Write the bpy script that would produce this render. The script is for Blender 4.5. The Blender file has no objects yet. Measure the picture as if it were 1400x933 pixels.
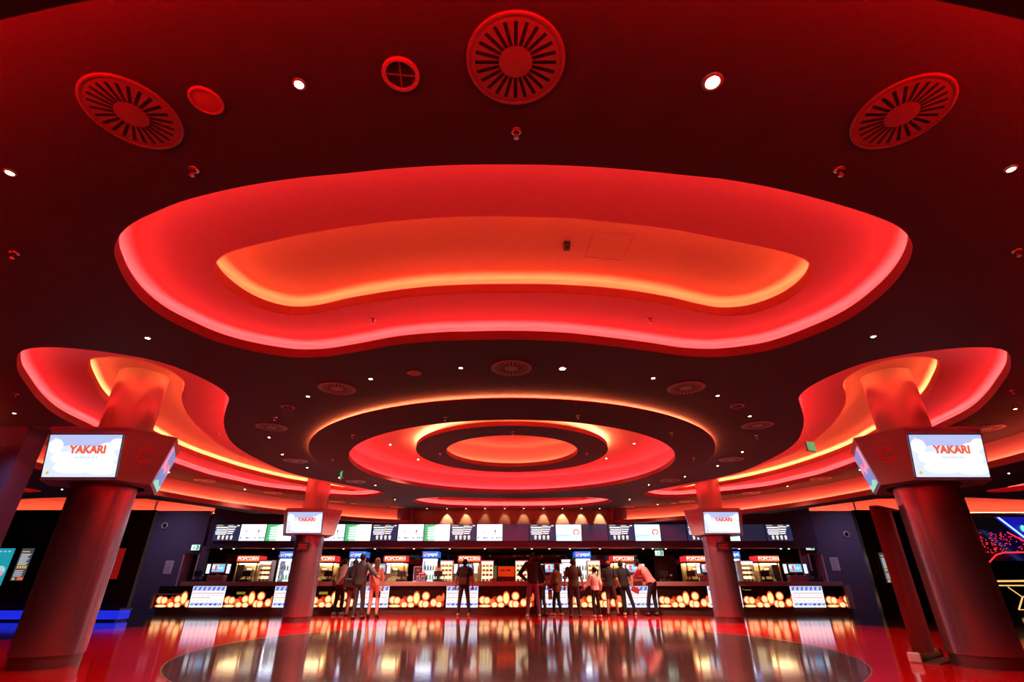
import bpy, bmesh, math, random
from math import sin, cos, tan, atan, atan2, pi, radians, sqrt
from mathutils import Vector, Matrix
from mathutils.geometry import tessellate_polygon
random.seed(7)
CHECK = False
SC = bpy.context.scene
COL = SC.collection

# ------------------------------------------------------------------ camera geometry
F, T, HC = 678.0, radians(26.15), 0.93          # focal length (px of a 1400 wide frame), pitch, lens height
CT, ST = cos(T), sin(T)
def elev(y): return T + atan((466.5 - y) / F)
def U(x, y, z):
    """point of the horizontal plane at height z that is seen at pixel x, y"""
    t = tan(elev(y)); Y = (z - HC) / t; w = Y * CT + (z - HC) * ST
    return ((x - 700) * w / F, Y)
def V(x, y, Y):
    """point of the frontal plane at depth Y seen at pixel x, y"""
    h = Y * tan(elev(y)); w = Y * CT + h * ST
    return Vector(((x - 700) * w / F, Y, HC + h))

# ------------------------------------------------------------------ materials
MATS = {}
def mat(name, col=(.5, .5, .5), rough=.5, metal=0., emit=None, power=0., coat=0., spec=.5, noise=0., nscale=8., bump=0., alpha=1., trans=0.):
    if name in MATS: return MATS[name]
    m = bpy.data.materials.new(name); m.use_nodes = True
    nt = m.node_tree; b = nt.nodes['Principled BSDF']
    b.inputs['Base Color'].default_value = (*col, 1)
    b.inputs['Roughness'].default_value = rough
    b.inputs['Metallic'].default_value = metal
    b.inputs['Specular IOR Level'].default_value = spec
    b.inputs['Coat Weight'].default_value = coat
    b.inputs['Coat Roughness'].default_value = .05
    if alpha < 1: b.inputs['Alpha'].default_value = alpha
    if trans: b.inputs['Transmission Weight'].default_value = trans
    if emit:
        b.inputs['Emission Color'].default_value = (*emit, 1)
        b.inputs['Emission Strength'].default_value = power
    if noise or bump:
        tc = nt.nodes.new('ShaderNodeTexCoord'); nz = nt.nodes.new('ShaderNodeTexNoise')
        nz.inputs['Scale'].default_value = nscale; nz.inputs['Detail'].default_value = 5
        nt.links.new(tc.outputs['Object'], nz.inputs['Vector'])
        if noise:
            mx = nt.nodes.new('ShaderNodeMix'); mx.data_type = 'RGBA'
            mx.inputs['A'].default_value = (*[c * (1 - noise) for c in col], 1)
            mx.inputs['B'].default_value = (*[min(1, c * (1 + noise)) for c in col], 1)
            nt.links.new(nz.outputs['Fac'], mx.inputs['Factor'])
            nt.links.new(mx.outputs['Result'], b.inputs['Base Color'])
        if bump:
            bp = nt.nodes.new('ShaderNodeBump'); bp.inputs['Strength'].default_value = bump; bp.inputs['Distance'].default_value = .01
            nt.links.new(nz.outputs['Fac'], bp.inputs['Height']); nt.links.new(bp.outputs['Normal'], b.inputs['Normal'])
    MATS[name] = m; return m
def glow(name, col, power):
    return mat(name, (.02, .02, .02), .5, emit=col, power=power)

# ------------------------------------------------------------------ mesh builder
_text_cache = {}
def text_geo(s, bold=0.):
    k = (s, bold)
    if k not in _text_cache:
        c = bpy.data.curves.new('lettering', 'FONT'); c.body = s; c.align_x = 'CENTER'; c.align_y = 'CENTER'; c.size = 1; c.offset = bold
        c.resolution_u = 4
        o = bpy.data.objects.new('lettering', c)
        me = bpy.data.meshes.new_from_object(o)
        vs = [v.co.copy() for v in me.vertices]; fs = [tuple(p.vertices) for p in me.polygons]
        _text_cache[k] = (vs, fs)
        bpy.data.objects.remove(o); bpy.data.curves.remove(c); bpy.data.meshes.remove(me)
    return _text_cache[k]
class MB:
    def __init__(s): s.v = []; s.f = []; s.m = []; s.mats = []; s.X = Matrix.Identity(4); s.smooth = []
    def mi(s, m):
        if m not in s.mats: s.mats.append(m)
        return s.mats.index(m)
    def add(s, vs, fs, m, smooth=False):
        n = len(s.v); i = s.mi(m)
        s.v += [s.X @ Vector(v) for v in vs]
        for f in fs: s.f.append(tuple(n + a for a in f)); s.m.append(i); s.smooth.append(smooth)
        return s
    def box(s, x0, x1, y0, y1, z0, z1, m, bev=0.):
        if bev <= 0:
            vs = [(x, y, z) for z in (z0, z1) for y in (y0, y1) for x in (x0, x1)]
            return s.add(vs, [(0, 2, 3, 1), (4, 5, 7, 6), (0, 1, 5, 4), (2, 6, 7, 3), (0, 4, 6, 2), (1, 3, 7, 5)], m)
        bm = bmesh.new(); r = bmesh.ops.create_cube(bm, size=1)
        for v in bm.verts: v.co = Vector(((x0 + x1) / 2 + v.co.x * (x1 - x0), (y0 + y1) / 2 + v.co.y * (y1 - y0), (z0 + z1) / 2 + v.co.z * (z1 - z0)))
        bmesh.ops.bevel(bm, geom=bm.edges[:], offset=bev, segments=2, affect='EDGES', profile=.5)
        bm.verts.index_update()
        s.add([v.co.copy() for v in bm.verts], [tuple(v.index for v in f.verts) for f in bm.faces], m); bm.free(); return s
    def lathe(s, prof, n, m, cx=0, cy=0, closed=False, smooth=True, a0=0., a1=2 * pi):
        full = abs(a1 - a0 - 2 * pi) < 1e-6; k = n if full else n + 1
        vs = []; P = len(prof)
        for i in range(k):
            a = a0 + (a1 - a0) * i / n
            for r, z in prof: vs.append((cx + r * cos(a), cy + r * sin(a), z))
        fs = []
        for i in range(n):
            j = (i + 1) % k
            for q in range(P if closed else P - 1):
                q2 = (q + 1) % P
                fs.append((i * P + q, j * P + q, j * P + q2, i * P + q2))
        return s.add(vs, fs, m, smooth)
    def cyl(s, p0, p1, r0, r1, m, n=12, caps=True, smooth=True):
        p0 = Vector(p0); p1 = Vector(p1); d = (p1 - p0).normalized()
        a = d.orthogonal().normalized(); b = d.cross(a)
        vs = []
        for p, r in ((p0, r0), (p1, r1)):
            for i in range(n): t = 2 * pi * i / n; vs.append(p + (a * cos(t) + b * sin(t)) * r)
        fs = [(i, (i + 1) % n, n + (i + 1) % n, n + i) for i in range(n)]
        s.add(vs, fs, m, smooth)
        if caps: s.add(vs, [tuple(range(n))[::-1], tuple(range(n, 2 * n))], m)
        return s
    def tube(s, pts, r, m, n=8):
        for a, b in zip(pts, pts[1:]): s.cyl(a, b, r, r, m, n)
        return s
    def ell(s, c, rx, ry, rz, m, n=12, k=8):
        vs = [(c[0], c[1], c[2] - rz)]; fs = []
        for j in range(1, k):
            t = -pi / 2 + pi * j / k
            for i in range(n): a = 2 * pi * i / n; vs.append((c[0] + rx * cos(t) * cos(a), c[1] + ry * cos(t) * sin(a), c[2] + rz * sin(t)))
        vs.append((c[0], c[1], c[2] + rz)); L = len(vs) - 1
        for i in range(n):
            fs.append((0, 1 + (i + 1) % n, 1 + i)); fs.append((L, L - n + i, L - n + (i + 1) % n))
            for j in range(k - 2):
                a = 1 + j * n; fs.append((a + i, a + (i + 1) % n, a + n + (i + 1) % n, a + n + i))
        return s.add(vs, fs, m, True)
    # flat artwork in a frame (u right, v up, d out of the surface)
    def quad(s, fr, u0, v0, u1, v1, d, m):
        return s.add([fr @ Vector(p) for p in ((u0, v0, d), (u1, v0, d), (u1, v1, d), (u0, v1, d))], [(0, 1, 2, 3)], m)
    def poly(s, fr, pts, d, m):
        return s.add([fr @ Vector((u, v, d)) for u, v in pts], [tuple(range(len(pts)))], m)
    def disc(s, fr, u, v, ru, rv, d, m, n=20, rot=0.):
        c, q = cos(rot), sin(rot)
        return s.poly(fr, [(u + ru * cos(2 * pi * i / n) * c - rv * sin(2 * pi * i / n) * q, v + ru * cos(2 * pi * i / n) * q + rv * sin(2 * pi * i / n) * c) for i in range(n)], d, m)
    def arc(s, fr, u, v, r0, r1, a0, a1, d, m, n=24):
        vs = []
        for i in range(n + 1):
            a = a0 + (a1 - a0) * i / n
            vs += [fr @ Vector((u + r0 * cos(a), v + r0 * sin(a), d)), fr @ Vector((u + r1 * cos(a), v + r1 * sin(a), d))]
        return s.add(vs, [(2 * i, 2 * i + 1, 2 * i + 3, 2 * i + 2) for i in range(n)], m)
    def text(s, fr, t, u, v, size, d, m, sx=1., bold=0.):
        vs, fs = text_geo(t, bold)
        return s.add([fr @ Vector((u + p.x * size * sx, v + p.y * size, d)) for p in vs], fs, m)
    def polygon(s, outer, holes, z, m, down=True):
        polys = [[Vector((x, y, 0)) for x, y in outer]] + [[Vector((x, y, 0)) for x, y in h] for h in holes]
        tri = tessellate_polygon(polys); flat = [p for q in polys for p in q]
        vs = [(p.x, p.y, z) for p in flat]; fs = []
        for t in tri:
            a, b, c = [flat[i] for i in t]
            cr = (b - a).cross(c - a).z
            if abs(cr) < 1e-12: continue
            fs.append(tuple(t) if (cr < 0) == down else tuple(reversed(t)))
        if CHECK:
            ex = abs(area(outer)) - sum(abs(area(h)) for h in holes); got = sum(abs((flat[t[1]] - flat[t[0]]).cross(flat[t[2]] - flat[t[0]]).z) / 2 for t in fs)
            if abs(ex - got) > .002 * ex: print('TESSELLATION MISMATCH', m.name, z, round(ex, 3), round(got, 3))
        return s.add(vs, fs, m)
    def loft(s, rings, m, closed=True, smooth=True):
        """rings: list of equal-length 3-D loops"""
        n = len(rings[0]); vs = [p for r in rings for p in r]; fs = []
        for k in range(len(rings) - 1):
            for i in range(n if closed else n - 1):
                j = (i + 1) % n; fs.append((k * n + i, k * n + j, (k + 1) * n + j, (k + 1) * n + i))
        return s.add(vs, fs, m, smooth)
    def build(s, name, parent=None, loc=(0, 0, 0), autosmooth=True):
        me = bpy.data.meshes.new(name); me.from_pydata([tuple(v) for v in s.v], [], s.f)
        for m in s.mats: me.materials.append(m)
        me.polygons.foreach_set('material_index', s.m); me.polygons.foreach_set('use_smooth', s.smooth)
        me.validate(); me.update()
        o = bpy.data.objects.new(name, me); COL.objects.link(o); o.location = loc
        if parent is not None: o.parent = parent
        return o
def tag(o, label=None, cat=None, group=None, kind=None):
    if label: o['label'] = label
    if cat: o['category'] = cat
    if group: o['group'] = group
    if kind: o['kind'] = kind
    return o
def empty(name, loc=(0, 0, 0), rz=0., label=None, cat=None, group=None, kind=None):
    o = bpy.data.objects.new(name, None); COL.objects.link(o); o.empty_display_size = .1
    o.location = loc; o.rotation_euler = (0, 0, rz)
    return tag(o, label, cat, group, kind)
def kids(o): return [c for c in bpy.data.objects if c.parent == o]
def copy_tree(o, parent=None):
    c = o.copy(); COL.objects.link(c)
    if parent is not None: c.parent = parent
    for ch in KIDS.get(o.name, []) or kids(o): copy_tree(ch, c)
    return c
KIDS = {}
def place(proto, used, loc, rz=0., label=None, group=None):
    o = proto if not used else copy_tree(proto)
    o.location = loc; o.rotation_euler = (0, 0, rz)
    if label: o['label'] = label
    if group: o['group'] = group
    return o
def frame(o, u, v):
    u = Vector(u).normalized(); v = Vector(v).normalized(); n = u.cross(v)
    return Matrix(((u.x, v.x, n.x, o[0]), (u.y, v.y, n.y, o[1]), (u.z, v.z, n.z, o[2]), (0, 0, 0, 1)))
FRONT = lambda x, y, z: frame((x, y, z), (1, 0, 0), (0, 0, 1))   # faces the camera side (-y)

def spline(pts, n, closed=True):
    """evenly resampled Catmull-Rom curve"""
    P = [Vector((*p, 0)) for p in pts]; N = len(P); out = []
    segs = N if closed else N - 1
    for i in range(segs):
        if closed: a, b, c, d = P[i - 1], P[i], P[(i + 1) % N], P[(i + 2) % N]
        else: a, b, c, d = P[max(i - 1, 0)], P[i], P[i + 1], P[min(i + 2, N - 1)]
        t0 = 0; t1 = t0 + max((b - a).length, 1e-6) ** .5; t2 = t1 + max((c - b).length, 1e-6) ** .5; t3 = t2 + max((d - c).length, 1e-6) ** .5
        for q in range(16):
            t = t1 + (t2 - t1) * q / 16
            A1 = a * ((t1 - t) / (t1 - t0)) + b * ((t - t0) / (t1 - t0)); A2 = b * ((t2 - t) / (t2 - t1)) + c * ((t - t1) / (t2 - t1)); A3 = c * ((t3 - t) / (t3 - t2)) + d * ((t - t2) / (t3 - t2))
            B1 = A1 * ((t2 - t) / (t2 - t0)) + A2 * ((t - t0) / (t2 - t0)); B2 = A2 * ((t3 - t) / (t3 - t1)) + A3 * ((t - t1) / (t3 - t1))
            out.append(B1 * ((t2 - t) / (t2 - t1)) + B2 * ((t - t1) / (t2 - t1)))
    if not closed: out.append(P[-1])
    L = [0.]; M = out + ([out[0]] if closed else [])
    for a, b in zip(M, M[1:]): L.append(L[-1] + (b - a).length)
    res = []; k = 0; tot = L[-1]; cnt = n if closed else n - 1
    for i in range(n):
        s = tot * i / cnt
        while k < len(L) - 2 and L[k + 1] < s: k += 1
        f = (s - L[k]) / max(L[k + 1] - L[k], 1e-9); p = M[k].lerp(M[k + 1], min(max(f, 0), 1)); res.append((p.x, p.y))
    return res
def area(p): return .5 * sum(a[0] * b[1] - b[0] * a[1] for a, b in zip(p, p[1:] + p[:1]))
def offset(p, d, closed=True, side=None):
    """move a loop outwards (d > 0) along smoothed normals"""
    n = len(p); sg = side if side is not None else (1 if area(p) > 0 else -1); out = []
    for i in range(n):
        if closed: a, b = p[(i - 2) % n], p[(i + 2) % n]
        else: a, b = p[max(i - 1, 0)], p[min(i + 1, n - 1)]
        tx, ty = b[0] - a[0], b[1] - a[1]; l = sqrt(tx * tx + ty * ty) or 1
        out.append((p[i][0] + sg * ty / l * d, p[i][1] - sg * tx / l * d))
    return out
def at_z(p, z): return [(x, y, z) for x, y in p]
def mirror(px): return [(1405 - x, y) for x, y in reversed(px)]
ORD = ['first', 'second', 'third', 'fourth', 'fifth', 'sixth', 'seventh', 'eighth', 'ninth', 'tenth', 'eleventh', 'twelfth', 'thirteenth', 'fourteenth', 'fifteenth', 'sixteenth', 'seventeenth', 'eighteenth', 'nineteenth', 'twentieth', 'twenty-first', 'twenty-second', 'twenty-third']
def nth(i, n):
    return 'leftmost' if i == 0 else 'rightmost' if i == n - 1 else ORD[i] + ' from the left'

# ------------------------------------------------------------------ shared materials
M_CEIL = mat('ceiling_plum_paint', (.013, .004, .016), .75, noise=.12, nscale=30)
M_COVE = mat('cove_white_paint', (.74, .42, .42), .7)
M_LIP = mat('cove_lip_paint', (.30, .07, .07), .7)
M_LIP_SHADED = mat('cove_lip_shaded', (.13, .025, .03), .7)  # lip paint darkened for the main ceiling lips, shade put into the colour
M_LED = glow('led_rose_red', (1, .050, .050), 112)
M_LEDC = glow('led_column_orange', (1, .18, .055), 132)
M_LEDO = glow('led_ring_amber', (1, .19, .066), 195)
M_LEDR = glow('led_ring_red', (1, .040, .050), 64)
M_LED2 = glow('led_orange_red', (1, .145, .044), 82)
M_LED3 = glow('led_amber_red', (1, .145, .06), 57)
M_LED4 = glow('led_plain_red', (1, .003, .003), 330)
M_DARK = mat('dark_plum_wall', (.075, .05, .12), .55, noise=.25, nscale=20)
M_BLACK = mat('black_lacquer', (.012, .008, .010), .22)
M_GLOSS = mat('black_back_glass', (.010, .006, .008), .05, spec=.8)
M_BROWN = mat('brown_wall', (.16, .085, .06), .7, noise=.15)
M_STEEL = mat('brushed_steel', (.62, .58, .60), .30, metal=1., noise=.08, nscale=40)
M_CLAD = mat('column_cladding', (.50, .26, .34), .25, metal=.9, noise=.08, nscale=30)
M_WING = mat('wing_lavender_paint', (.13, .10, .19), .6, noise=.12, nscale=12)
M_DSTEEL = mat('dark_steel', (.25, .22, .24), .38, metal=1.)
M_WHITE = mat('white_plastic', (.8, .78, .78), .45)
M_BLKPL = mat('black_plastic', (.02, .02, .024), .4)
M_REDPL = mat('red_plastic', (.6, .02, .03), .4)
M_GREYPL = mat('grey_plastic', (.3, .28, .3), .5)
# ================================================================== CEILING
ZM, Z1, Z2, ZTOP = 3.50, 3.735, 3.95, 4.45       # main ceiling, first recess, second recess, slab above
LIPH = .12
ceiling = empty('ceiling', (0, 0, 0), kind='structure')
def cove(px, z, ztop, inner_px=None, inner_z=None, led=M_LED, pocket=.085, n=140, pts=None, paint=None):
    """a lit recess: lip, hidden strip on a ledge, curved wall up to its own ceiling (which may be pierced again)"""
    p = pts or spline([U(x, y, z) for x, y in px], n)
    zl = z + LIPH
    lipm = M_LIP if pts else M_LIP_SHADED
    mb = MB().loft([at_z(p, z), at_z(p, zl)], lipm).loft([at_z(p, zl), at_z(offset(p, .012), zl)], lipm).loft([at_z(offset(p, .012), zl), at_z(offset(p, .012), zl - .008)], M_LIP)
    mb.build('cove_lip', ceiling)
    zf = zl - .008
    po = offset(p, pocket)
    hh = min(.035, (ztop - zl) * .9)
    rings = [at_z(offset(p, .012), zf), at_z(po, zf), at_z(po, ztop - hh)]
    for k in (1, 2, 3, 4):
        a = k * pi / 8
        rings.append(at_z(offset(p, pocket - hh * (1 - cos(a))), ztop - hh + hh * sin(a)))
    MB().loft(rings, paint or M_COVE).build('cove_wall', ceiling)
    mb = MB()
    hole = []
    if inner_px: hole = [spline([U(x, y, inner_z) for x, y in inner_px], n)]
    mb.polygon(offset(p, pocket - hh + .004), hole, ztop, paint or M_COVE).build('cove_ceiling', ceiling)
    MB().loft([at_z(offset(p, pocket * .46), zl + .006), at_z(offset(p, pocket * .64), zl - .007)], led, smooth=False).build('light_strip', ceiling)
    return p, hole[0] if hole else None

banana_out = [(156, 345), (163, 323), (182, 305), (212.6, 290), (247, 276), (291, 264), (343, 253), (411, 243), (480, 236.5), (528.6, 231.4), (614, 226), (700, 225), (786, 227), (871, 233), (940, 240), (989, 245), (1057, 257), (1126, 274), (1194, 295), (1228, 310), (1244, 326), (1248, 338), (1239, 365), (1211, 399), (1160, 437), (1112, 459), (1057, 478), (1025, 484), (982, 488.5), (935, 487), (890, 480.5), (830, 473), (770, 467), (700, 464.6), (640, 465.5), (605, 466.4), (545, 471.5), (485, 482), (446, 488), (415, 489.5), (394, 488.3), (343, 480), (298, 468), (257, 451), (223, 434), (192, 410), (172, 385), (162, 365)]
banana_in = [(291, 368), (296, 358), (315, 344.6), (360, 332.6), (411, 321), (480, 310), (546, 301.7), (631, 296.6), (700, 296.3), (786, 299), (871, 308), (920, 314), (988, 327), (1057, 341), (1091, 351), (1107, 361), (1110, 372), (1105, 387), (1084, 406), (1057, 420), (1023, 430), (988, 432.5), (954, 427), (920, 419), (850, 408), (780, 402.5), (700, 401), (620, 402.5), (560, 407), (480, 419), (428, 429.8), (394, 431), (360, 423), (332, 410), (308, 392.5), (294, 377)]
comma_out = [(23, 495), (27, 482), (45, 476), (70, 475), (105, 477), (151, 482.5), (199, 490.5), (234, 500), (269, 514), (293, 526), (307, 536), (313, 545), (309, 559), (306, 573), (307.5, 587), (314, 601.5), (326, 613), (346, 625), (371, 637), (397, 647), (440, 657), (456, 660), (486, 666), (511, 671), (525, 675), (507, 680.5), (486, 681.5), (454, 680), (419, 677), (354, 669.7), (320, 662.5), (286, 655), (251, 644), (231, 637), (190, 621), (150, 603), (111, 584.5), (90, 575), (71, 564), (52, 547), (38, 529), (25, 509)]
comma_in = [(119.5, 504), (123, 493), (135, 489), (151, 488), (175, 490), (199, 494), (222, 502), (241, 512), (250.5, 520), (252, 528), (248.5, 540), (249.5, 552), (257.5, 568.5), (269, 582.5), (288, 599), (304.7, 611), (323.5, 621), (347, 630.5), (371, 639), (400, 648.6), (440, 659), (470, 666), (488, 670.6), (478, 672.2), (456, 669.2), (421, 664), (388.6, 658.5), (337, 646.5), (286, 631), (243, 615), (213, 599), (185, 583), (160, 564), (139.7, 545), (132, 534), (125, 521), (121, 512)]
lens_out = [(564, 685), (581, 681.4), (600, 680), (640, 681), (700, 682), (760, 681), (800, 680), (820, 681.4), (837, 685), (826, 689.5), (800, 693), (770, 695), (697, 696), (624, 695), (600, 693.3), (575, 690)]
lens_in = [(598, 682.5), (620, 677), (700, 676), (780, 677), (803, 682.5), (760, 684.6), (700, 685.6), (640, 684.6)]
NP = 160
holes = []
b_o, b_i = cove(banana_out, ZM, Z1, banana_in, Z1, n=NP); holes.append(b_o)
cove(None, Z1, Z2 + .03, pts=b_i, led=M_LED2, n=NP)
for mir in (False, True):
    fo, fi = (mirror(comma_out), mirror(comma_in)) if mir else (comma_out, comma_in)
    c_o, c_i = cove(fo, ZM, Z1, fi, Z1, n=NP); holes.append(c_o)
    cove(None, Z1, Z2, pts=c_i, led=M_LEDC, n=NP)
l_o, l_i = cove(lens_out, ZM, Z1, lens_in, Z1, n=120, pocket=.10); holes.append(l_o)
cove(None, Z1, Z2, pts=l_i, led=M_LED2, n=80, pocket=.12)

# hanging ring and the inner disc above it
RC = 11.5; RI, RO = 3.60, 4.40; ZU = 3.88
circle = lambda r, n=128: [(r * cos(2 * pi * i / n), RC + r * sin(2 * pi * i / n)) for i in range(n)]
def disc_ring(ri, ro, zi, zo, thick, name, led_out, led_in, zup, rwall):
    mb = MB().lathe([(ri, zi + .10), (ri, zi)], 128, M_LIP, 0, RC)
    mb.lathe([(ri, zi), (ro, zo)], 128, M_CEIL, 0, RC).lathe([(ro, zo), (ro, zo + thick)], 128, M_LIP, 0, RC)
    mb.lathe([(ro, zo + thick), (ro - .01, zo + thick), (ro - .02, zo + thick - .006), (rwall, zo + thick - .006)], 128, M_COVE, 0, RC)
    mb.lathe([(ri, zi + .10), (ri + .012, zi + .10), (ri + .012, zi + .092), (rwall, zi + .092)], 128, M_COVE, 0, RC)
    mb.build(name, ceiling)
    MB().lathe([(ro - .06, zo + thick + .004), (ro - .09, zo + thick + .004)], 128, led_out, 0, RC, smooth=False).build('light_strip', ceiling)
    MB().lathe([(ri + .145, zi + .105), (ri + .17, zi + .105)], 128, led_in, 0, RC, smooth=False).build('light_strip', ceiling)
    MB().lathe([(rwall, zi + .092), (rwall, zup - .06), (rwall - .02, zup - .02), (rwall - .06, zup)], 128, M_COVE, 0, RC).build('cove_wall', ceiling)
disc_ring(RI, RO, 3.36, 3.425, .035, 'ceiling_ring', M_LEDO, M_LEDR, ZU, RI + .20)
disc_ring(1.52, 2.20, 3.675, 3.675, .09, 'ceiling_disc', M_LEDO, M_LED3, 4.24, 1.72)
MB().polygon(circle(RI + .142), [circle(1.72)], ZU, M_COVE).build('cove_ceiling', ceiling)
MB().polygon(circle(1.665), [], 4.24, M_COVE).build('cove_ceiling', ceiling)
holes.append(circle(RI + .20))

# main ceiling: bounded by the perimeter curve
left = [(-3.8, 20.0), (-5.4, 19.2), (-7.1, 17.65), (-8.55, 15.4), (-9.3, 13.2), (-9.55, 11), (-9.6, 9), (-9.1, 6), (-7.2, 3.4), (-4.6, 1.75), (-2.2, 1.05), (0, .80)]
per = spline(left + [(-x, y) for x, y in reversed(left[:-1])], 260, closed=False)     # runs left-far -> near -> right-far
SD = -1 if True else 1
def poff(d): return offset(per, d, closed=False, side=SD)
test = poff(1.0)[130]
if test[1] > per[130][1]: SD = 1                                    # d > 0 must lead out of the room
MB().polygon(per + [(3.8, 19.76), (-3.8, 19.76)], holes, ZM, M_CEIL).build('ceiling_plane', ceiling)
# perimeter light trough: lit wall, ledge, lip
MB().loft([at_z(per, ZM), at_z(per, 3.10)], M_COVE, closed=False).build('cove_wall', ceiling)
inn = poff(-.20)
MB().loft([at_z(poff(-.19), 3.10), at_z(per, 3.10)], M_COVE, closed=False).loft([at_z(poff(-.19), 3.10), at_z(poff(-.19), 3.11)], M_COVE, closed=False)\
    .loft([at_z(poff(-.19), 3.11), at_z(inn, 3.11)], M_LIP, closed=False).loft([at_z(inn, 3.11), at_z(inn, 2.98)], M_LIP, closed=False)\
    .loft([at_z(inn, 2.98), at_z(per, 2.98)], M_CEIL, closed=False).build('cove_lip', ceiling)
pa, pb = poff(-.055), poff(-.03)
kf = max(i for i in range(130) if per[i][1] > 7.5)
for sl_, m_ in ((slice(0, kf + 1), M_LED3), (slice(kf, 260 - kf), M_LED4), (slice(259 - kf, 260), M_LED3)):
    MB().loft([at_z(pa[sl_], 3.115), at_z(pb[sl_], 3.115)], m_, closed=False, smooth=False).build('light_strip', ceiling)
MB().loft([at_z(per, 3.10), at_z(per, 2.98)], M_CEIL, closed=False).build('cove_lip', ceiling)
for s in (-1, 1):   # end returns of the lit wall beside the menu bulkhead
    MB().box(min(s * 3.8, s * 3.74), max(s * 3.8, s * 3.74), 19.6, 20.05, 2.98, ZM, M_LIP).build('cove_return', ceiling)
# low soffit outside the perimeter
i0 = min(range(130), key=lambda i: abs(per[i][1] - 16.8)); i1 = len(per) - 1 - i0
sof = per[i0:i1 + 1] + [(8.35, 16.8), (8.78, 15.75), (9.2, 14.8), (9.74, 13.75), (11.85, 13.5), (13.8, 13.9), (17, 13.95), (17, -6), (-17, -6), (-17, 13.95), (-13.8, 13.9), (-11.85, 13.5), (-9.74, 13.75), (-9.2, 14.8), (-8.78, 15.75), (-8.35, 16.8)]
side_lens = [(57, 672), (30, 666.8), (7, 662), (-40, 654), (-75, 652), (-60, 660), (2, 670.3), (30, 673.4)]
sl = []
for mir in (False, True):
    pts, _ = cove(mirror(side_lens) if mir else side_lens, 2.98, 3.22, n=60, pocket=.10); sl.append(pts)
MB().polygon(sof, sl, 2.98, M_CEIL).build('soffit', ceiling)
MB().box(-26, 26, -8, 26, ZTOP, ZTOP + .1, M_BLACK).build('slab', ceiling)

# ================================================================== FLOOR
def floor_mat(name, c1, c2, mortar, rough, scale, rot, msize=.012, bumpy=.0):
    m = bpy.data.materials.new(name); m.use_nodes = True; nt = m.node_tree; b = nt.nodes['Principled BSDF']
    tc = nt.nodes.new('ShaderNodeTexCoord'); mp = nt.nodes.new('ShaderNodeMapping'); mp.inputs['Rotation'].default_value = (0, 0, rot)
    br = nt.nodes.new('ShaderNodeTexBrick'); br.inputs['Scale'].default_value = scale; br.offset = 0; br.inputs['Mortar Size'].default_value = msize
    br.inputs['Brick Width'].default_value = 1; br.inputs['Row Height'].default_value = 1
    br.inputs['Color1'].default_value = (*c1, 1); br.inputs['Color2'].default_value = (*c2, 1); br.inputs['Mortar'].default_value = (*mortar, 1)
    nt.links.new(tc.outputs['Object'], mp.inputs['Vector']); nt.links.new(mp.outputs['Vector'], br.inputs['Vector'])
    nt.links.new(br.outputs['Color'], b.inputs['Base Color'])
    b.inputs['Roughness'].default_value = rough; b.inputs['Specular IOR Level'].default_value = .5
    nz = nt.nodes.new('ShaderNodeTexNoise'); nz.inputs['Scale'].default_value = 1.3; nz.inputs['Detail'].default_value = 3
    nt.links.new(tc.outputs['Object'], nz.inputs['Vector'])
    bp = nt.nodes.new('ShaderNodeBump'); bp.inputs['Strength'].default_value = .03; bp.inputs['Distance'].default_value = .02
    nt.links.new(nz.outputs['Fac'], bp.inputs['Height']); nt.links.new(bp.outputs['Normal'], b.inputs['Normal'])
    MATS[name] = m; return m
M_TILE = floor_mat('polished_brown_tile', (.105, .042, .042), (.125, .052, .052), (.025, .016, .014), .08, 1.35, radians(38), .006)
M_TILE2 = floor_mat('dark_floor_tile', (.035, .024, .024), (.045, .03, .03), (.015, .01, .01), .08, 1.35, 0, .006)
M_REDF = mat('red_resin_floor', (.56, .003, .005), .09, noise=.08, nscale=1.5, spec=.45)
floor = empty('floor', kind='structure')
MB().box(-26, 26, -8, 26, -.1, 0, M_TILE2).build('dark_floor', floor)
lr = [(-5, 19.28), (-6.8, 17.8), (-8.2, 16), (-9.0, 14.2), (-9.45, 12.6), (-9.5, 10), (-9.2, 6), (-8, 2), (-5, -2), (0, -3.5)]
redo = spline(lr + [(-x, y) for x, y in reversed(lr[:-1])], 160, closed=False)
tc = [U(211, 908.6, 0), U(222, 899, 0), U(258.5, 882.7, 0), U(233.7, 933, 0)]
TCY, TCR = 9.75, 5.02
def ring_pts(r, n=96): return [(.05 + r * cos(2 * pi * i / n), TCY + r * sin(2 * pi * i / n)) for i in range(n)]
MB().polygon(redo, [ring_pts(TCR + .02)], .002, M_REDF, down=False).build('red_floor', floor)
MB().polygon(ring_pts(TCR), [], .002, M_TILE, down=False).build('tile_circle', floor)
MB().polygon(ring_pts(TCR + .02), [ring_pts(TCR)], .002, mat('floor_trim_brass', (.55, .42, .36), .3, metal=1.), down=False).build('circle_trim', floor)

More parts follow.
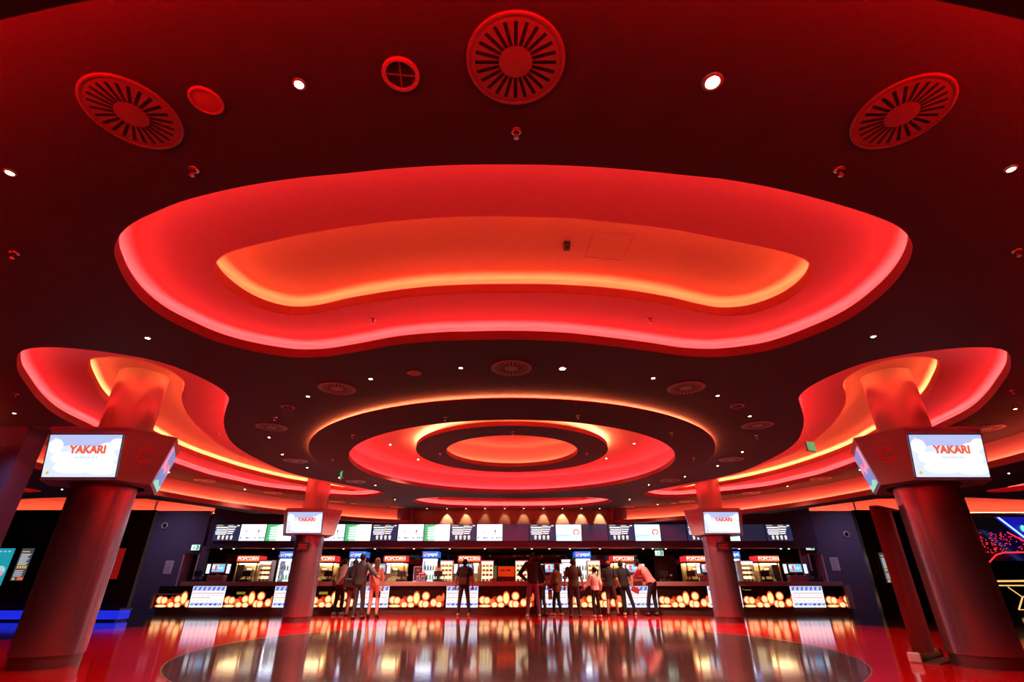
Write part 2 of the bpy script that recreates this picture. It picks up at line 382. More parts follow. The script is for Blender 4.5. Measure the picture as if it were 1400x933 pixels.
# ================================================================== WALLS
YC = 19.40                                                           # front of the counter
YB = 19.76                                                           # menu bulkhead
def wall(name, boxes, m=M_DARK):
    mb = MB()
    for b in boxes: mb.box(*b, m)
    return tag(mb.build(name), kind='structure')
wall('wall_back', [(-12.5, 12.5, 22.3, 22.45, 0, 2.6)], M_GLOSS)
bulk = wall('wall_bulkhead', [(-11.3, -3.8, YB, YB + .3, 2.17, 4.44), (3.8, 11.3, YB, YB + .3, 2.17, 4.44)])
MB().box(-3.8, 3.8, YB, YB + .3, 2.98, 4.44, M_BROWN).build('upper_panel', bulk)
MB().box(-3.8, 3.8, YB, YB + .3, 2.17, 2.98, M_DARK).build('lower_panel', bulk)
MB().box(-11.3, 11.3, YB + .3, 22.3, 2.22, 2.3, M_BLACK).build('soffit', bulk)
MB().box(-11.3, 11.3, YB - .05, YB + .3, 2.13, 2.17, mat('bronze_trim', (.30, .20, .16), .4, metal=.8)).build('bottom_trim', bulk)
for s, nm in ((-1, 'wall_left_wing'), (1, 'wall_right_wing')):
    X = lambda a, b: (min(s * a, s * b), max(s * a, s * b))
    y0 = YB + .09
    d0, d1 = (11.47, 12.07) if s < 0 else (10.86, 11.40)
    wall(nm, [(*X(d1, 14.5), y0, y0 + .15, 0, 3.45), (*X(d0, d1), y0, y0 + .15, 1.96, 3.45), (*X(d0 - .22, d0), y0, y0 + .15, 0, 2.2),
              (*X(11.3, 14.5), y0 + .15, y0 + .7, 3.3, 3.36)], M_WING)
    # lit trough above the wing wall
    wall('trim_%d' % (1 if s < 0 else 2), [(*X(8.0, 14.5), y0 + .5, y0 + .6, 3.3, 4.44)], M_COVE)
    tag(MB().box(*X(8.0, 14.5), y0 + .25, y0 + .29, 3.40, 3.405, M_LED3).build('trim_%d' % (3 if s < 0 else 4)), kind='structure')
    # serving doorway
    mb = MB().box(*X(d0 - .0, d1), y0 + .5, y0 + .54, 0, 1.96, mat('door_bronze', (.10, .055, .04), .4))
    d = tag(mb.build('door_%d' % (1 if s < 0 else 2)), kind='structure')
    fb = MB()
    for a in (d0, d1 - .05): fb.box(*X(a, a + .05), y0 - .03, y0 + .5, 0, 1.96, mat('door_frame_lilac', (.62, .50, .60), .4))
    fb.box(*X(d0, d1), y0 - .03, y0 + .5, 1.92, 1.97, M_DSTEEL).build('door_frame', d)
    # side walls nearer the viewer, with a lit trough on top
    x0, x1 = (11.3, 25) if s < 0 else (10.85, 13.1)
    wall('wall_left' if s < 0 else 'wall_right', [(*X(x0, x1), 16.5, 16.65, 0, 3.05), (*X(x0 + .42, 25), 16.65, 17.1, 2.95, 2.98)], M_BLACK if s > 0 else mat('side_wall_black', (.016, .010, .014), .5))
    rt = MB(); rt.loft([[(s * x0, 16.5, z), (s * (x0 + 2.75), YB + .1, z), (s * (x0 + 2.9), YB + .1, z), (s * (x0 + .15), 16.6, z)] for z in (0, 3.05)], M_BLACK, smooth=False)
    tag(rt.build('wall_left_return' if s < 0 else 'wall_right_return'), kind='structure')
    wall('trim_%d' % (5 if s < 0 else 6), [(*X(x0 + .42, 25), 17.0, 17.1, 2.9, 4.44)], M_COVE)
    tag(MB().box(*X(x0 + .3, 25), 16.74, 16.78, 3.0, 3.005, M_LED3).build('trim_%d' % (7 if s < 0 else 8)), kind='structure')
wall('wall_left_pier', [(-12, -8.68, 8.7, 9.1, 0, ZM - .002)], mat('violet_pier', (.03, .014, .10), .6, noise=.1))
for s in (-1, 1): wall('wall_far_left' if s < 0 else 'wall_far_right', [(min(s * 25.5, s * 25.6), max(s * 25.5, s * 25.6), -8, 24, 0, 4.44)], M_BLACK)
wall('wall_arcade', [(12, 25.5, 23.5, 23.6, 0, 3.1)], M_BLACK)

# ================================================================== COLUMNS and screen pods
def column_at(name, x, y, r, label, top, plate):
    o = empty(name, (x, y, 0), 0, label, 'column', 'round metal clad columns', 'structure')
    b = MB().lathe([(r * .94, 0), (r * .94, .16)], 48, M_DSTEEL); b.build('base_ring', o)
    a = atan2(-y, -x)
    sh = MB()
    sh.lathe([(r, .14), (r, 2.3)], 40, M_CLAD, 0, 0, a0=a - 1.35, a1=a + 1.35)
    for sg in (-1, 1):
        for k, rr in ((1.35, r), ):
            p0 = (rr * cos(a + sg * k), rr * sin(a + sg * k)); p1 = ((rr - .025) * cos(a + sg * k), (rr - .025) * sin(a + sg * k))
            sh.add([(*p0, .14), (*p1, .14), (*p1, 2.3), (*p0, 2.3)], [(0, 1, 2, 3)], M_CLAD)
    sh.lathe([(r - .02, .14), (r, .14)], 40, M_CLAD, 0, 0, a0=a - 1.35, a1=a + 1.35)
    sh.build('cladding', o)
    MB().lathe([(r - .028, .16), (r - .028, 2.3)], 48, M_DSTEEL, 0, 0, a0=a + 1.3, a1=a - 1.3 + 2 * pi).build('rear_shell', o)
    MB().lathe([(r - .055, 2.2), (r - .055, top)], 48, mat('column_top_gloss', (.62, .50, .48), .28, metal=.55)).build('upper_shaft', o)
    if plate:
        fr = frame((0, -r * 1.0 - .004, 1.9), (1, 0, 0), (0, 0, 1))
        pm = MB()
        pl = MB().box(-.17, .17, -r - .035, -r + .06, 1.78, 2.0, M_BLKPL, .006)
        pl.build('notice_plate', o)
        q = MB(); f2 = FRONT(0, -r - .037, 1.89)
        for k, (a0, a1) in enumerate(((-.13, .13), (-.13, .10), (-.13, .13))): q.quad(f2, a0, .04 - k * .045, a1, .062 - k * .045, 0, mat('dim_red_print', (.35, .02, .02), .5))
        q.build('print', o)
    return o
CX = 5.95
cols = [(-5.915, 7.42, .395, 'large metal column at the left edge, nearest the viewer', Z2 + .02, 0),
        (6.01, 7.42, .395, 'large metal column at the right edge behind the roll-up banner', Z2 + .02, 0),
        (-CX + .03, 15.6, .40, 'smaller metal column left of the people, in front of the counter', Z2 + .02, 1),
        (CX + .03, 15.6, .40, 'smaller metal column right of the people, in front of the counter', Z2 + .02, 1)]
for x, y, r, lb, tp, pl in cols: column_at('column', x, y, r, lb, tp, pl)

S_SKY = glow('screen_pale_sky', (.72, .82, 1.0), 1.05); S_SKY2 = glow('screen_blue_sky', (.48, .58, .95), 1.0); S_CLOUD = glow('screen_cloud_white', (.88, .93, 1.0), 1.12)
S_ORNG = glow('screen_orange_red', (.95, .13, .045), .95); S_YEL = glow('screen_yellow', (.95, .62, .08), .9); S_PINK = glow('screen_pink', (.85, .35, .55), .9)
S_BLUE = glow('screen_mid_blue', (.16, .30, .72), .8); S_TEAL = glow('screen_teal', (.25, .80, .62), .85); S_LILAC = glow('screen_lilac', (.70, .62, .95), .8); S_GREY = glow('screen_grey_blue', (.55, .62, .82), .95)
M_POD = mat('pod_mauve_metal', (.46, .32, .38), .42, metal=.3, noise=.06)
M_LOGO = mat('logo_red', (.55, .01, .02), .4, emit=(1, .02, .02), power=.12)
def film_screen(mb, fr, w, h):
    """sky artwork with the film title, in a frame centred on the screen"""
    a, b = w / 2, h / 2
    mb.quad(fr, -a, -b, a, b, 0, S_SKY)
    mb.poly(fr, [(-a, b), (-a, b * .62), (-a * .82, b * .9), (-a * .72, b * .42), (-a * .4, b * .5), (a * .35, b * .42), (a * .55, b * .55), (a * .72, b * .7), (a, b * .82), (a, b)], .0006, S_SKY2)
    for u, v, ru, rv in ((-.78, .45, .2, .35), (.62, .30, .24, .32), (.88, .55, .2, .28), (-.45, -.1, .4, .3), (.1, -.25, .5, .35), (.55, -.1, .4, .35), (-.2, -.55, .55, .3), (.6, -.6, .5, .3)):
        pts = [(max(-a, min(a, (u + ru * cos(t * pi / 12)) * a)), max(-b, min(b, (v + rv * sin(t * pi / 12)) * b))) for t in range(24)]
        mb.poly(fr, pts, .0012, S_CLOUD)
    mb.text(fr, 'YAKARI', .06 * w, .14 * h, .25 * h, .0025, S_ORNG, sx=1.02, bold=.05)
    for k in range(9): mb.quad(fr, -.10 * w + k * .036 * w, -.055 * h, -.082 * w + k * .036 * w, -.02 * h, .002, S_GREY)
    mb.disc(fr, -.43 * w, -.40 * h, .022 * w, .022 * w, .002, S_YEL)
def landscape_screen(mb, fr, w, h, flip):
    a, b = w / 2, h / 2; g = -1 if flip else 1
    q = lambda pts: [(g * u * a, v * b) for u, v in pts][::g]
    mb.quad(fr, -a, -b, a, b, 0, S_PINK)
    mb.poly(fr, q([(-1, 1), (-1, .2), (-.4, .45), (.2, .1), (.5, .3), (.5, 1)]), .001, S_BLUE)
    mb.poly(fr, q([(-1, -.2), (-.5, .1), (0, -.25), (.5, -.05), (1, -.3), (1, -1), (-1, -1)]), .001, S_BLUE)
    mb.poly(fr, q([(-1, -.62), (-.4, -.75), (.2, -.6), (1, -.85), (1, -1), (-1, -1)]), .002, S_TEAL)
    mb.text(fr, 'YAKARI', 0, .1 * h, .2 * h, .003, S_ORNG, bold=.03)
def pod_at(x, y, label):
    o = empty('screen_pod', (x, y, 0), 0, label, 'screen', 'hexagonal film screen pods on the columns')
    zt, zb, dt, db, hw = 2.87, 2.20, .69, .55, .525
    top, bot = [], []
    nrm = [(-pi / 2) + k * 2 * pi / 3 for k in range(3)]
    for a in nrm:
        n = Vector((cos(a), sin(a))); t = Vector((-sin(a), cos(a)))
        for sg in (-1, 1):
            top.append((*(n * dt + t * hw * sg), zt)); bot.append((*(n * db + t * hw * sg), zb))
    RH = .448; hole = [(RH * cos(2 * pi * i / 40), RH * sin(2 * pi * i / 40)) for i in range(40)]
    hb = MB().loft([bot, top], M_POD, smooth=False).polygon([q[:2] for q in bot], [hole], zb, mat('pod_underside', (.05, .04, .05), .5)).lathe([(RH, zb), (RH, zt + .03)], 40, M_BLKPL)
    lip = [(p[0] * 1.02, p[1] * 1.02, zt) for p in top]; lip2 = [(p[0] * 1.02, p[1] * 1.02, zt + .03) for p in top]
    hb.loft([lip, lip2], M_POD, smooth=False).polygon([q[:2] for q in lip2], [hole], zt + .03, M_POD, down=False).polygon([q[:2] for q in lip], [[q[:2] for q in top]], zt, M_POD)
    hb.build('housing', o)
    for k in range(3):
        A, B, C, D = [Vector(v) for v in (bot[2 * k], bot[2 * k + 1], top[2 * k], top[2 * k + 1])]
        ctr = (A + B + C + D) / 4; up = ((C + D) - (A + B)).normalized(); hgt = ((C + D) / 2 - (A + B) / 2).length
        fr = frame(ctr, (B - A), up)
        sw, sh = 1.0, .565; oy = -.005
        f2 = fr @ Matrix.Translation((0, -.02, .012))
        sm = MB()
        (film_screen if k == 0 else landscape_screen)(sm, f2, sw, sh, *(() if k == 0 else (k == 1,)))
        scr = sm.build('display', o)
        bz = MB(); f3 = fr @ Matrix.Translation((0, -.02, .006))
        for u0, u1, v0, v1 in ((-sw / 2 - .015, -sw / 2, -sh / 2 - .015, sh / 2 + .015), (sw / 2, sw / 2 + .015, -sh / 2 - .015, sh / 2 + .015), (-sw / 2, sw / 2, sh / 2, sh / 2 + .015), (-sw / 2, sw / 2, -sh / 2 - .015, -sh / 2)):
            bz.quad(f3, u0, v0, u1, v1, .008, M_BLKPL)
        bz.build('bezel', o)
        # chamfer between screen k and the next one carries the double C emblem
        E0, E1, G0, G1 = [Vector(v) for v in (bot[2 * k + 1], bot[(2 * k + 2) % 6], top[2 * k + 1], top[(2 * k + 2) % 6])]
        c2 = (E0 + E1 + G0 + G1) / 4; up2 = ((G0 + G1) - (E0 + E1)).normalized(); f4 = frame(c2, (E1 - E0), up2)
        lg = MB()
        lg.arc(f4, 0, .05, .095, .113, .75, 2 * pi - .35, .006, M_LOGO).arc(f4, 0, .05, .055, .071, .75, 2 * pi - .6, .006, M_LOGO)
        lg.quad(f4, .045, .09, .085, .128, .006, M_LOGO)
        lg.build('emblem', o)
    return o
pod_at(-5.885, 7.42, 'hexagonal pod of film screens around the large left column')
pod_at(5.985, 7.42, 'hexagonal pod of film screens around the large right column')
pod_at(-CX + .03, 15.6, 'hexagonal pod of film screens on the smaller column left of the people')
pod_at(CX + .03, 15.6, 'hexagonal pod of film screens on the smaller column right of the people')
# ================================================================== CONCESSION COUNTER
M_TOP = mat('mauve_worktop', (.46, .27, .25), .35, noise=.08, nscale=6)
M_PLINTH = mat('plinth_brown', (.16, .06, .05), .35)
M_PANEL = mat('panel_black_print', (.020, .010, .008), .25)
P_CREAM = glow('bokeh_cream', (1, .62, .30), 1.45); P_YEL = glow('bokeh_pale_yellow', (1, .72, .26), 1.4); P_ORNG = glow('bokeh_orange', (1, .20, .05), 1.0); P_RED = glow('bokeh_red', (1, .05, .01), .55); P_HALO = glow('bokeh_halo', (1, .11, .012), 1.0)
W_LIT = glow('lit_white_panel', (1, .95, .97), 1.12); W_BLUE = glow('print_blue', (.08, .14, .9), .8); W_PALE = glow('print_pale_blue', (.35, .45, 1), .85); W_SOFT = glow('print_ice', (.66, .74, 1), .95); W_PINK = glow('print_pink_grey', (.75, .45, .45), 1.0); W_ORNG = glow('print_orange', (1, .55, .35), 1.5)
XF = lambda px: V(px, 831, YC).x
counter = empty('concession_counter', (0, YC, 0), 0, 'long concession counter with lit popcorn and white drink panels under a mauve worktop', 'counter')
MB().box(XF(240), XF(1159), -.10, .75, .875, 1.02, M_TOP, .01).build('worktop', counter)
MB().box(XF(212), XF(1166), .06, .6, 0, .20, M_PLINTH).build('plinth', counter)
MB().box(XF(212), XF(1166), .04, .6, .2, .876, M_BLKPL).build('carcass', counter)
MB().box(XF(1160), XF(1168), -.10, .6, .18, .90, M_TOP, .005).build('end_frame', counter)
MB().box(XF(206), XF(209), -.10, .6, .18, .62, M_TOP).box(XF(206), XF(245), -.10, .6, .60, .64, M_TOP).build('end_frame', counter)
cells = [('p', 210, 257), ('w', 257, 303), ('p', 303, 371), ('w', 371, 417), ('p', 417, 486), ('w', 486, 530), ('p', 530, 609), ('w', 609, 653.5), ('p', 653.5, 737), ('w', 737, 777), ('p', 777, 857), ('w', 857, 901), ('p', 901, 971), ('w', 971, 1017.5), ('p', 1017.5, 1086), ('w', 1086, 1130.5), ('p', 1130.5, 1160)]
SPOTS = [(75, 14, 68, 17, 'c'), (185, 95, 22, 26, 'r'), (160, 60, 30, 32, 'o'), (48, 82, 38, 40, 'c'), (98, 77, 36, 38, 'c'), (185, 28, 36, 32, 'c'), (250, 90, 36, 40, 'c'), (263, 25, 36, 30, 'c'), (322, 104, 35, 68, 'y'), (385, 38, 34, 40, 'c'), (432, 34, 36, 40, 'c'), (430, 127, 40, 44, 'c'), (488, 22, 20, 28, 'r'), (525, 52, 36, 42, 'c'), (588, 92, 36, 38, 'o'), (588, 30, 32, 32, 'c'), (634, 115, 12, 42, 'o'), (634, 40, 10, 30, 'r')]
npn = {'p': 0, 'w': 0}
for kind, a, b in cells:
    x0, x1 = XF(a) + .012, XF(b) - .012; wdt = x1 - x0; h = .655
    mb = MB(); mb.box(x0, x1, .0, .04, .215, .870, M_PANEL if kind == 'p' else W_LIT)
    fr = FRONT(x0, 0, .215)
    if kind == 'p':
        def blob(u, v, ru, rv, d, m):
            pts = [(max(.004, min(wdt - .004, u + ru * cos(t * pi / 10))), max(.004, min(h - .004, v + rv * sin(t * pi / 10)))) for t in range(20)]
            if u - ru < wdt - .03: mb.poly(fr, pts, d, m)
        for k, (u, v, ru, rv, c) in enumerate(SPOTS):
            u, v, ru, rv = u * .00298, v * .0027 + .004, ru * .00298, rv * .0027
            blob(u, v, ru * 1.20, rv * 1.20, .002 + k * .0012, P_RED if c == 'r' else P_HALO)
            blob(u, v, ru * .92, rv * .92, .0026 + k * .0012, {'c': P_CREAM, 'y': P_YEL, 'o': P_ORNG, 'r': P_RED}[c])
        if a in (303, 417): mb.quad(fr, .40, .40, .70, .48, .002, mat('yellow_green_print', (.25, .25, .02), .5, emit=(.4, .4, .03), power=.5))
        if a == 1017.5: mb.quad(fr, .10, .53, .34, .55, .002, mat('yellow_green_print')).quad(fr, -.0 + .02, .55, .07, .57, .002, mat('yellow_green_print'))
        if a == 303:
            for q in range(12): mb.quad(fr, .52 + q * .055, .56, .555 + q * .055, .585, .002, mat('faint_grey_print', (.10, .08, .08), .5))
        mb.build('popcorn_panel', counter)
    else:
        n = 7
        mb.quad(fr, .01, .515, wdt - .01, .645, .001, W_SOFT).quad(fr, .01, .055, wdt - .01, .145, .001, W_SOFT)
        for q in range(n):
            s = wdt / n; u = (q + .12) * s
            mb.poly(fr, [(u, .525), (u + s * .42, .525), (u + s * .80, .64), (u + s * .42, .64)], .002, W_BLUE)
            mb.quad(fr, u + s * .45, .52, u + s * .70, .56, .002, W_PALE).quad(fr, u, .60, u + s * .25, .645, .002, W_PALE)
            mb.disc(fr, u + s * .4, .21, s * .26, .028, .002, W_ORNG, 10).quad(fr, u + s * .1, .355, u + s * .7, .385, .002, W_SOFT)
            mb.disc(fr, u + s * .4, .09, s * .34, .036, .002, W_BLUE if q % 3 else W_PALE, 10).disc(fr, u + s * .75, .125, s * .14, .022, .0025, W_PALE, 8)
        mb.quad(fr, .02, .425, wdt - .02, .455, .002, W_PINK).quad(fr, .02, .285, wdt * (.6 if a < 300 else .95), .312, .002, W_PINK)
        mb.build('drink_panel', counter)

# ------------------------------------------------------------------ menu screens above the counter
N_BG = glow('menu_navy', (.045, .055, .17), .55); N_WHT = glow('menu_white', (.95, .93, 1), 1.1); N_CRM = glow('menu_cream', (1, .85, .68), 1.1); N_GOLD = glow('menu_gold', (1, .68, .32), .95)
N_OFF = mat('dark_screen_glass', (.022, .020, .05), .12, emit=(.10, .08, .22), power=.22)
N_PAGE = glow('menu_page_white', (.97, .98, 1.0), 1.35); N_GRN = glow('menu_green', (.10, .66, .26), .85); N_GRN2 = glow('menu_pale_green', (.50, .90, .62), 1.0); N_ICE = glow('menu_ice_blue', (.72, .93, 1.0), 1.2); N_SKY = glow('menu_sky_blue', (.35, .70, .95), 1.1); N_HEART = glow('menu_red', (1, .16, .14), 1.0); N_INK = glow('menu_blue_ink', (.16, .20, .55), .8); N_LAV = glow('menu_lavender', (.70, .72, 1.0), 1.1)
seq = 'MWGMWGMWGMWOMBOMBOMBOM'
desc = {'M': 'navy menu screen with white lines and four cups', 'W': 'white menu screen with small drink pictures', 'G': 'green and white menu screen', 'O': 'switched-off dark menu screen', 'B': 'pale blue menu screen with a red swirl'}
totals = {k: seq.count(k) for k in seq}; cnt = {k: 0 for k in seq}
for k, c in enumerate(seq):
    pxc = 292 + 35.95 * (k + .5); p = V(pxc, 728.6, YB - .05)
    n, tot = cnt[c], totals[c]; cnt[c] += 1
    o = empty('menu_screen', (p.x, YB - .055, 2.66), 0, '%s, %s of its kind' % (desc[c], nth(n, tot)), 'screen', 'menu screens above the counter')
    w, h = .945, .575
    MB().box(-w / 2 - .008, w / 2 + .008, 0, .05, -h / 2 - .008, h / 2 + .008, M_BLKPL).build('casing', o)
    mb = MB(); fr = FRONT(0, -.003, 0); a, b = w / 2, h / 2
    mb.quad(fr, -a, -b, a, b, 0, {'M': N_BG, 'W': N_PAGE, 'G': N_PAGE, 'O': N_OFF, 'B': N_PAGE}[c])
    if c == 'M':
        for i, (u0, u1, v) in enumerate(((-.45, -.02, .19), (-.45, -.02, .10), (-.45, -.02, .02), (-.45, -.02, -.055))):
            mb.quad(fr, u0 * w + (.02 if i % 2 else 0), v * h * 1.6 - .022, -.015 * w, v * h * 1.6 + .026, .001, N_WHT)
            mb.quad(fr, .02 * w, v * h * 1.6 - .018 + .02, (.34 - .03 * i) * w, v * h * 1.6 + .024 + .02, .001, N_WHT)
        mb.quad(fr, -.45 * w, .42 * h, -.20 * w, .46 * h, .001, N_GOLD).quad(fr, .04 * w, .42 * h, .22 * w, .46 * h, .001, N_GOLD).quad(fr, .36 * w, .38 * h, .45 * w, .46 * h, .001, N_CRM)
        mb.poly(fr, [(-.03 * w, -.08 * h), (0, -.08 * h), (.03 * w, .45 * h), (.005 * w, .45 * h)], .002, N_GOLD)
        for i in range(4):
            u = (-.27 + .165 * i) * w
            mb.poly(fr, [(u - .05 * w, -.20 * h), (u - .035 * w, -.42 * h), (u + .035 * w, -.42 * h), (u + .05 * w, -.20 * h), (u, -.155 * h)], .001, N_CRM).disc(fr, u, -.30 * h, .02 * w, .05 * h, .002, N_LAV if i % 2 else N_GOLD, 8)
    elif c == 'W':
        mb.disc(fr, -.25 * w, .08 * h, .05 * w, .09 * h, .001, N_LAV, 10).disc(fr, -.22 * w, -.13 * h, .09 * w, .04 * h, .001, N_CRM, 10)
        mb.disc(fr, .22 * w, .10 * h, .035 * w, .07 * h, .001, N_INK, 10).disc(fr, .22 * w, -.02 * h, .035 * w, .06 * h, .0015, N_GOLD, 10).disc(fr, .16 * w, -.12 * h, .05 * w, .03 * h, .001, N_LAV, 10)
        for u, q in ((-.47, N_INK), (-.42, N_LAV), (-.24, N_INK), (-.19, N_INK), (-.12, N_HEART), (.04, N_LAV), (.10, N_INK), (.26, N_INK), (.33, N_INK), (.39, N_LAV), (.44, N_INK)):
            mb.quad(fr, u * w, -.36 * h, (u + .045) * w, -.27 * h, .001, q)
        mb.quad(fr, -a, -b, a, -b + .02, .001, N_LAV)
    elif c == 'G':
        mb.quad(fr, -a, -b, -a + .42 * w, b, .0005, N_GRN2).quad(fr, -a, -b, -a + .16 * w, b, .001, N_GRN).poly(fr, [(-a, b), (-a, .28 * h), (-.05 * w, b * .92), (.05 * w, b)], .0012, N_GRN)
        for i in range(5): mb.quad(fr, -.38 * w, (.24 - .15 * i) * h, (.02 - .04 * (i % 2)) * w, (.31 - .15 * i) * h, .002, N_PAGE)
    elif c == 'B':
        mb.quad(fr, -a, -b, a, -.05 * h, .0005, N_ICE).poly(fr, [(-a, -.19 * h), (.05 * w, -.14 * h), (a * .3, -.10 * h), (.05 * w, -.17 * h), (-a, -.24 * h)], .001, N_SKY).quad(fr, -a, b - .02, a, b, .001, N_SKY).quad(fr, -a, -b, -a + .02, b, .001, N_SKY)
        mb.quad(fr, -.42 * w, .18 * h, -.05 * w, .22 * h, .001, N_ICE)
        mb.arc(fr, .30 * w, .02 * h, .07, .115, .5, 4.2, .001, N_HEART).arc(fr, .34 * w, .03 * h, .05, .085, 4.4, 7.2, .0015, N_HEART).disc(fr, .28 * w, -.20 * h, .03, .02, .001, N_GOLD, 8)
    mb.build('display', o)

# ------------------------------------------------------------------ small lamps in the soffit edge over the counter
L_SOF = glow('warm_pin_lamp', (1, .80, .55), 9)
lamps = [303, 320, 374, 470, 513, 566, 615, 663, 704, 727, 751, 779, 820, 879, 892, 910, 1010, 1067, 1078]
for k, px in enumerate(lamps):
    p = V(px, 748.3, YB + .02)
    o = empty('ceiling_downlight', (p.x, YB + .02, 2.13), 0, 'tiny warm lamp in the soffit edge over the counter, %s' % nth(k, len(lamps)), 'downlight', 'tiny warm lamps in the soffit edge')
    MB().lathe([(.055, 0), (.055, -.018), (.040, -.022)], 14, M_STEEL).build('trim_ring', o)
    MB().lathe([(.040, -.020), (.02, -.030), (.0005, -.034)], 14, L_SOF).build('lamp_lens', o)

# ------------------------------------------------------------------ popcorn machines
M_GOLD = mat('brass_interior', (.75, .52, .26), .35, metal=.7, noise=.1)
M_CORN = mat('popped_corn', (.95, .78, .42), .8, noise=.2, nscale=40)
M_GLASS = mat('clear_pane', (.9, .92, .95), .03, alpha=.10)
L_WARM = glow('machine_lamp', (1, .72, .36), 18); S_SIGN = glow('sign_orange', (1, .26, .03), 1.4); S_SIGN2 = glow('sign_red', (1, .03, .04), .9); S_WHT = glow('sign_white', (1, .9, .85), 1.5)
def make_popcorn():
    o = empty('popcorn_machine')
    MB().box(-.40, .40, -.34, .34, 0, .94, M_DSTEEL, .01).build('base_cabinet', o)
    fm = MB()
    for x in (-.385, .385):
        for y in (-.325, .325): fm.box(x - .02, x + .02, y - .02, y + .02, .94, 1.70, M_GOLD)
    fm.box(-.405, .405, -.345, .345, 1.64, 1.70, M_STEEL).box(-.405, .405, -.345, .345, .94, .975, M_STEEL).build('frame', o)
    MB().box(-.37, .37, .29, .31, .97, 1.64, M_GOLD).build('back_panel', o)
    g = MB().box(-.37, .37, -.335, -.329, .975, 1.64, M_GLASS); g.build('glass_pane', o)
    k = MB().lathe([(.001, 1.30), (.10, 1.30), (.15, 1.35), (.155, 1.46), (.14, 1.465), (.135, 1.36), (.001, 1.36)], 20, M_STEEL).cyl((0, 0, 1.46), (0, 0, 1.62), .015, .015, M_STEEL).box(-.22, .22, -.012, .012, 1.57, 1.60, M_STEEL)
    k.build('kettle', o)
    c = MB(); r = random.Random(3)
    c.ell((0, 0, .98), .34, .28, .20, M_CORN)
    for i in range(70):
        a, q = r.uniform(0, 2 * pi), sqrt(r.random()); c.ell((.33 * q * cos(a), .27 * q * sin(a), .99 + .2 * sqrt(max(0, 1 - q * q))), .028, .028, .024, M_CORN, 6, 4)
    tag(c.build('popcorn_heap', o), kind='stuff')
    MB().box(-.33, .33, -.25, -.21, 1.60, 1.635, L_WARM).box(-.33, .33, .20, .24, 1.60, 1.635, L_WARM).build('lamp_strip', o)
    s = MB().box(-.42, .42, -.36, .30, 1.70, 1.90, S_SIGN2, .012)
    s.build('sign_box', o)
    t = MB(); fr = FRONT(0, -.362, 1.80)
    t.quad(fr, -.36, -.088, .41, .09, 0, S_SIGN); t.quad(fr, -.33, -.06, .38, .05, .001, S_SIGN2)
    t.text(fr, 'POPCORN', .02, -.005, .155, .002, S_WHT, sx=1.06, bold=.02).build('sign_lettering', o)
    return o
pm = [(341, 'at the far left of the counter'), (444, 'half hidden behind the left column'), (540.5, 'between the couple and the purple sweet box'), (641.5, 'behind the person with the black backpack'), (851, 'behind the men in black T-shirts'), (950.5, 'just left of the right column'), (1048, 'at the far right, beside two small framed pictures')]
proto = make_popcorn()
for k, (px, lb) in enumerate(pm):
    place(proto, k, (V(px, 764, 20.5).x, 20.75, 0), 0, 'lit popcorn machine with orange sign, ' + lb, 'popcorn machines behind the counter')
    proto['category'] = 'popcorn machine'
for o in [x for x in bpy.data.objects if x.name.startswith('popcorn_machine')]: o['category'] = 'popcorn machine'

# ------------------------------------------------------------------ drink fridges
F_BLUE = glow('fridge_header_blue', (.05, .22, .95), 1.0); F_WHT = glow('fridge_white_light', (.85, .95, 1.0), 1.5); F_RED = glow('fridge_emblem_red', (1, .10, .08), 1.0); F_TXT = glow('fridge_lettering', (.85, .93, 1), 1.4)
M_FRID = mat('fridge_blue_side', (.03, .08, .30), .3)
def make_fridge():
    o = empty('drink_fridge')
    MB().box(-.31, -.28, -.30, .32, .05, 2.06, M_FRID).box(.28, .31, -.30, .32, .05, 2.06, M_FRID).box(-.31, .31, .29, .32, .05, 2.06, M_FRID).box(-.31, .31, -.30, .32, .0, .12, M_BLKPL).box(-.31, .31, -.30, .32, 1.80, 1.84, M_FRID).build('cabinet', o)
    MB().box(-.28, .28, .27, .29, .12, 1.80, F_WHT).build('light_panel', o)
    MB().box(-.26, .26, -.285, -.265, 1.74, 1.79, mat('fridge_lamp', (.02, .02, .02), .5, emit=(.85, .95, 1), power=12)).box(-.278, -.262, -.285, -.27, .15, 1.74, MATS['fridge_lamp']).box(.262, .278, -.285, -.27, .15, 1.74, MATS['fridge_lamp']).build('lamp_strip', o)
    for z in (.45, .78, 1.10, 1.42): MB().box(-.28, .28, -.22, .27, z - .012, z, M_WHITE).build('shelf', o)
    h = MB().box(-.31, .31, -.34, .30, 1.84, 2.06, F_BLUE, .01); h.build('header', o)
    fr = FRONT(0, -.342, 1.95); t = MB()
    t.disc(fr, -.19, 0, .075, .075, 0, F_TXT).poly(fr, [(-.19 + .07 * cos(a * pi / 10 + .35), .07 * sin(a * pi / 10 + .35)) for a in range(11)], .001, F_RED).poly(fr, [(-.19 + .068 * cos(a * pi / 10 + pi + .75), .068 * sin(a * pi / 10 + pi + .75)) for a in range(9)], .001, F_BLUE)
    t.text(fr, 'pepsi', .085, .01, .17, .001, F_TXT, bold=.02).build('emblem', o)
    d = MB()
    for x in (-.30, .27): d.box(x, x + .03, -.335, -.30, .12, 1.83, M_GREYPL)
    d.box(-.30, .30, -.335, -.30, .12, .15, M_GREYPL).box(-.30, .30, -.335, -.30, 1.79, 1.83, M_GREYPL)
    dd = d.build('door', o)
    MB().box(-.27, .27, -.322, -.316, .15, 1.79, M_GLASS).build('door_glass', dd)
    MB().box(.235, .255, -.37, -.335, .8, 1.25, M_BLKPL).build('handle', dd)
    return o
fx = [(394, 'left of the left column, at its edge'), (489.5, 'behind the couple'), (589, 'beside the purple sweet box'), (796.5, 'behind the man in the dark T-shirt'), (1000, 'half hidden by the right column')]
proto = make_fridge()
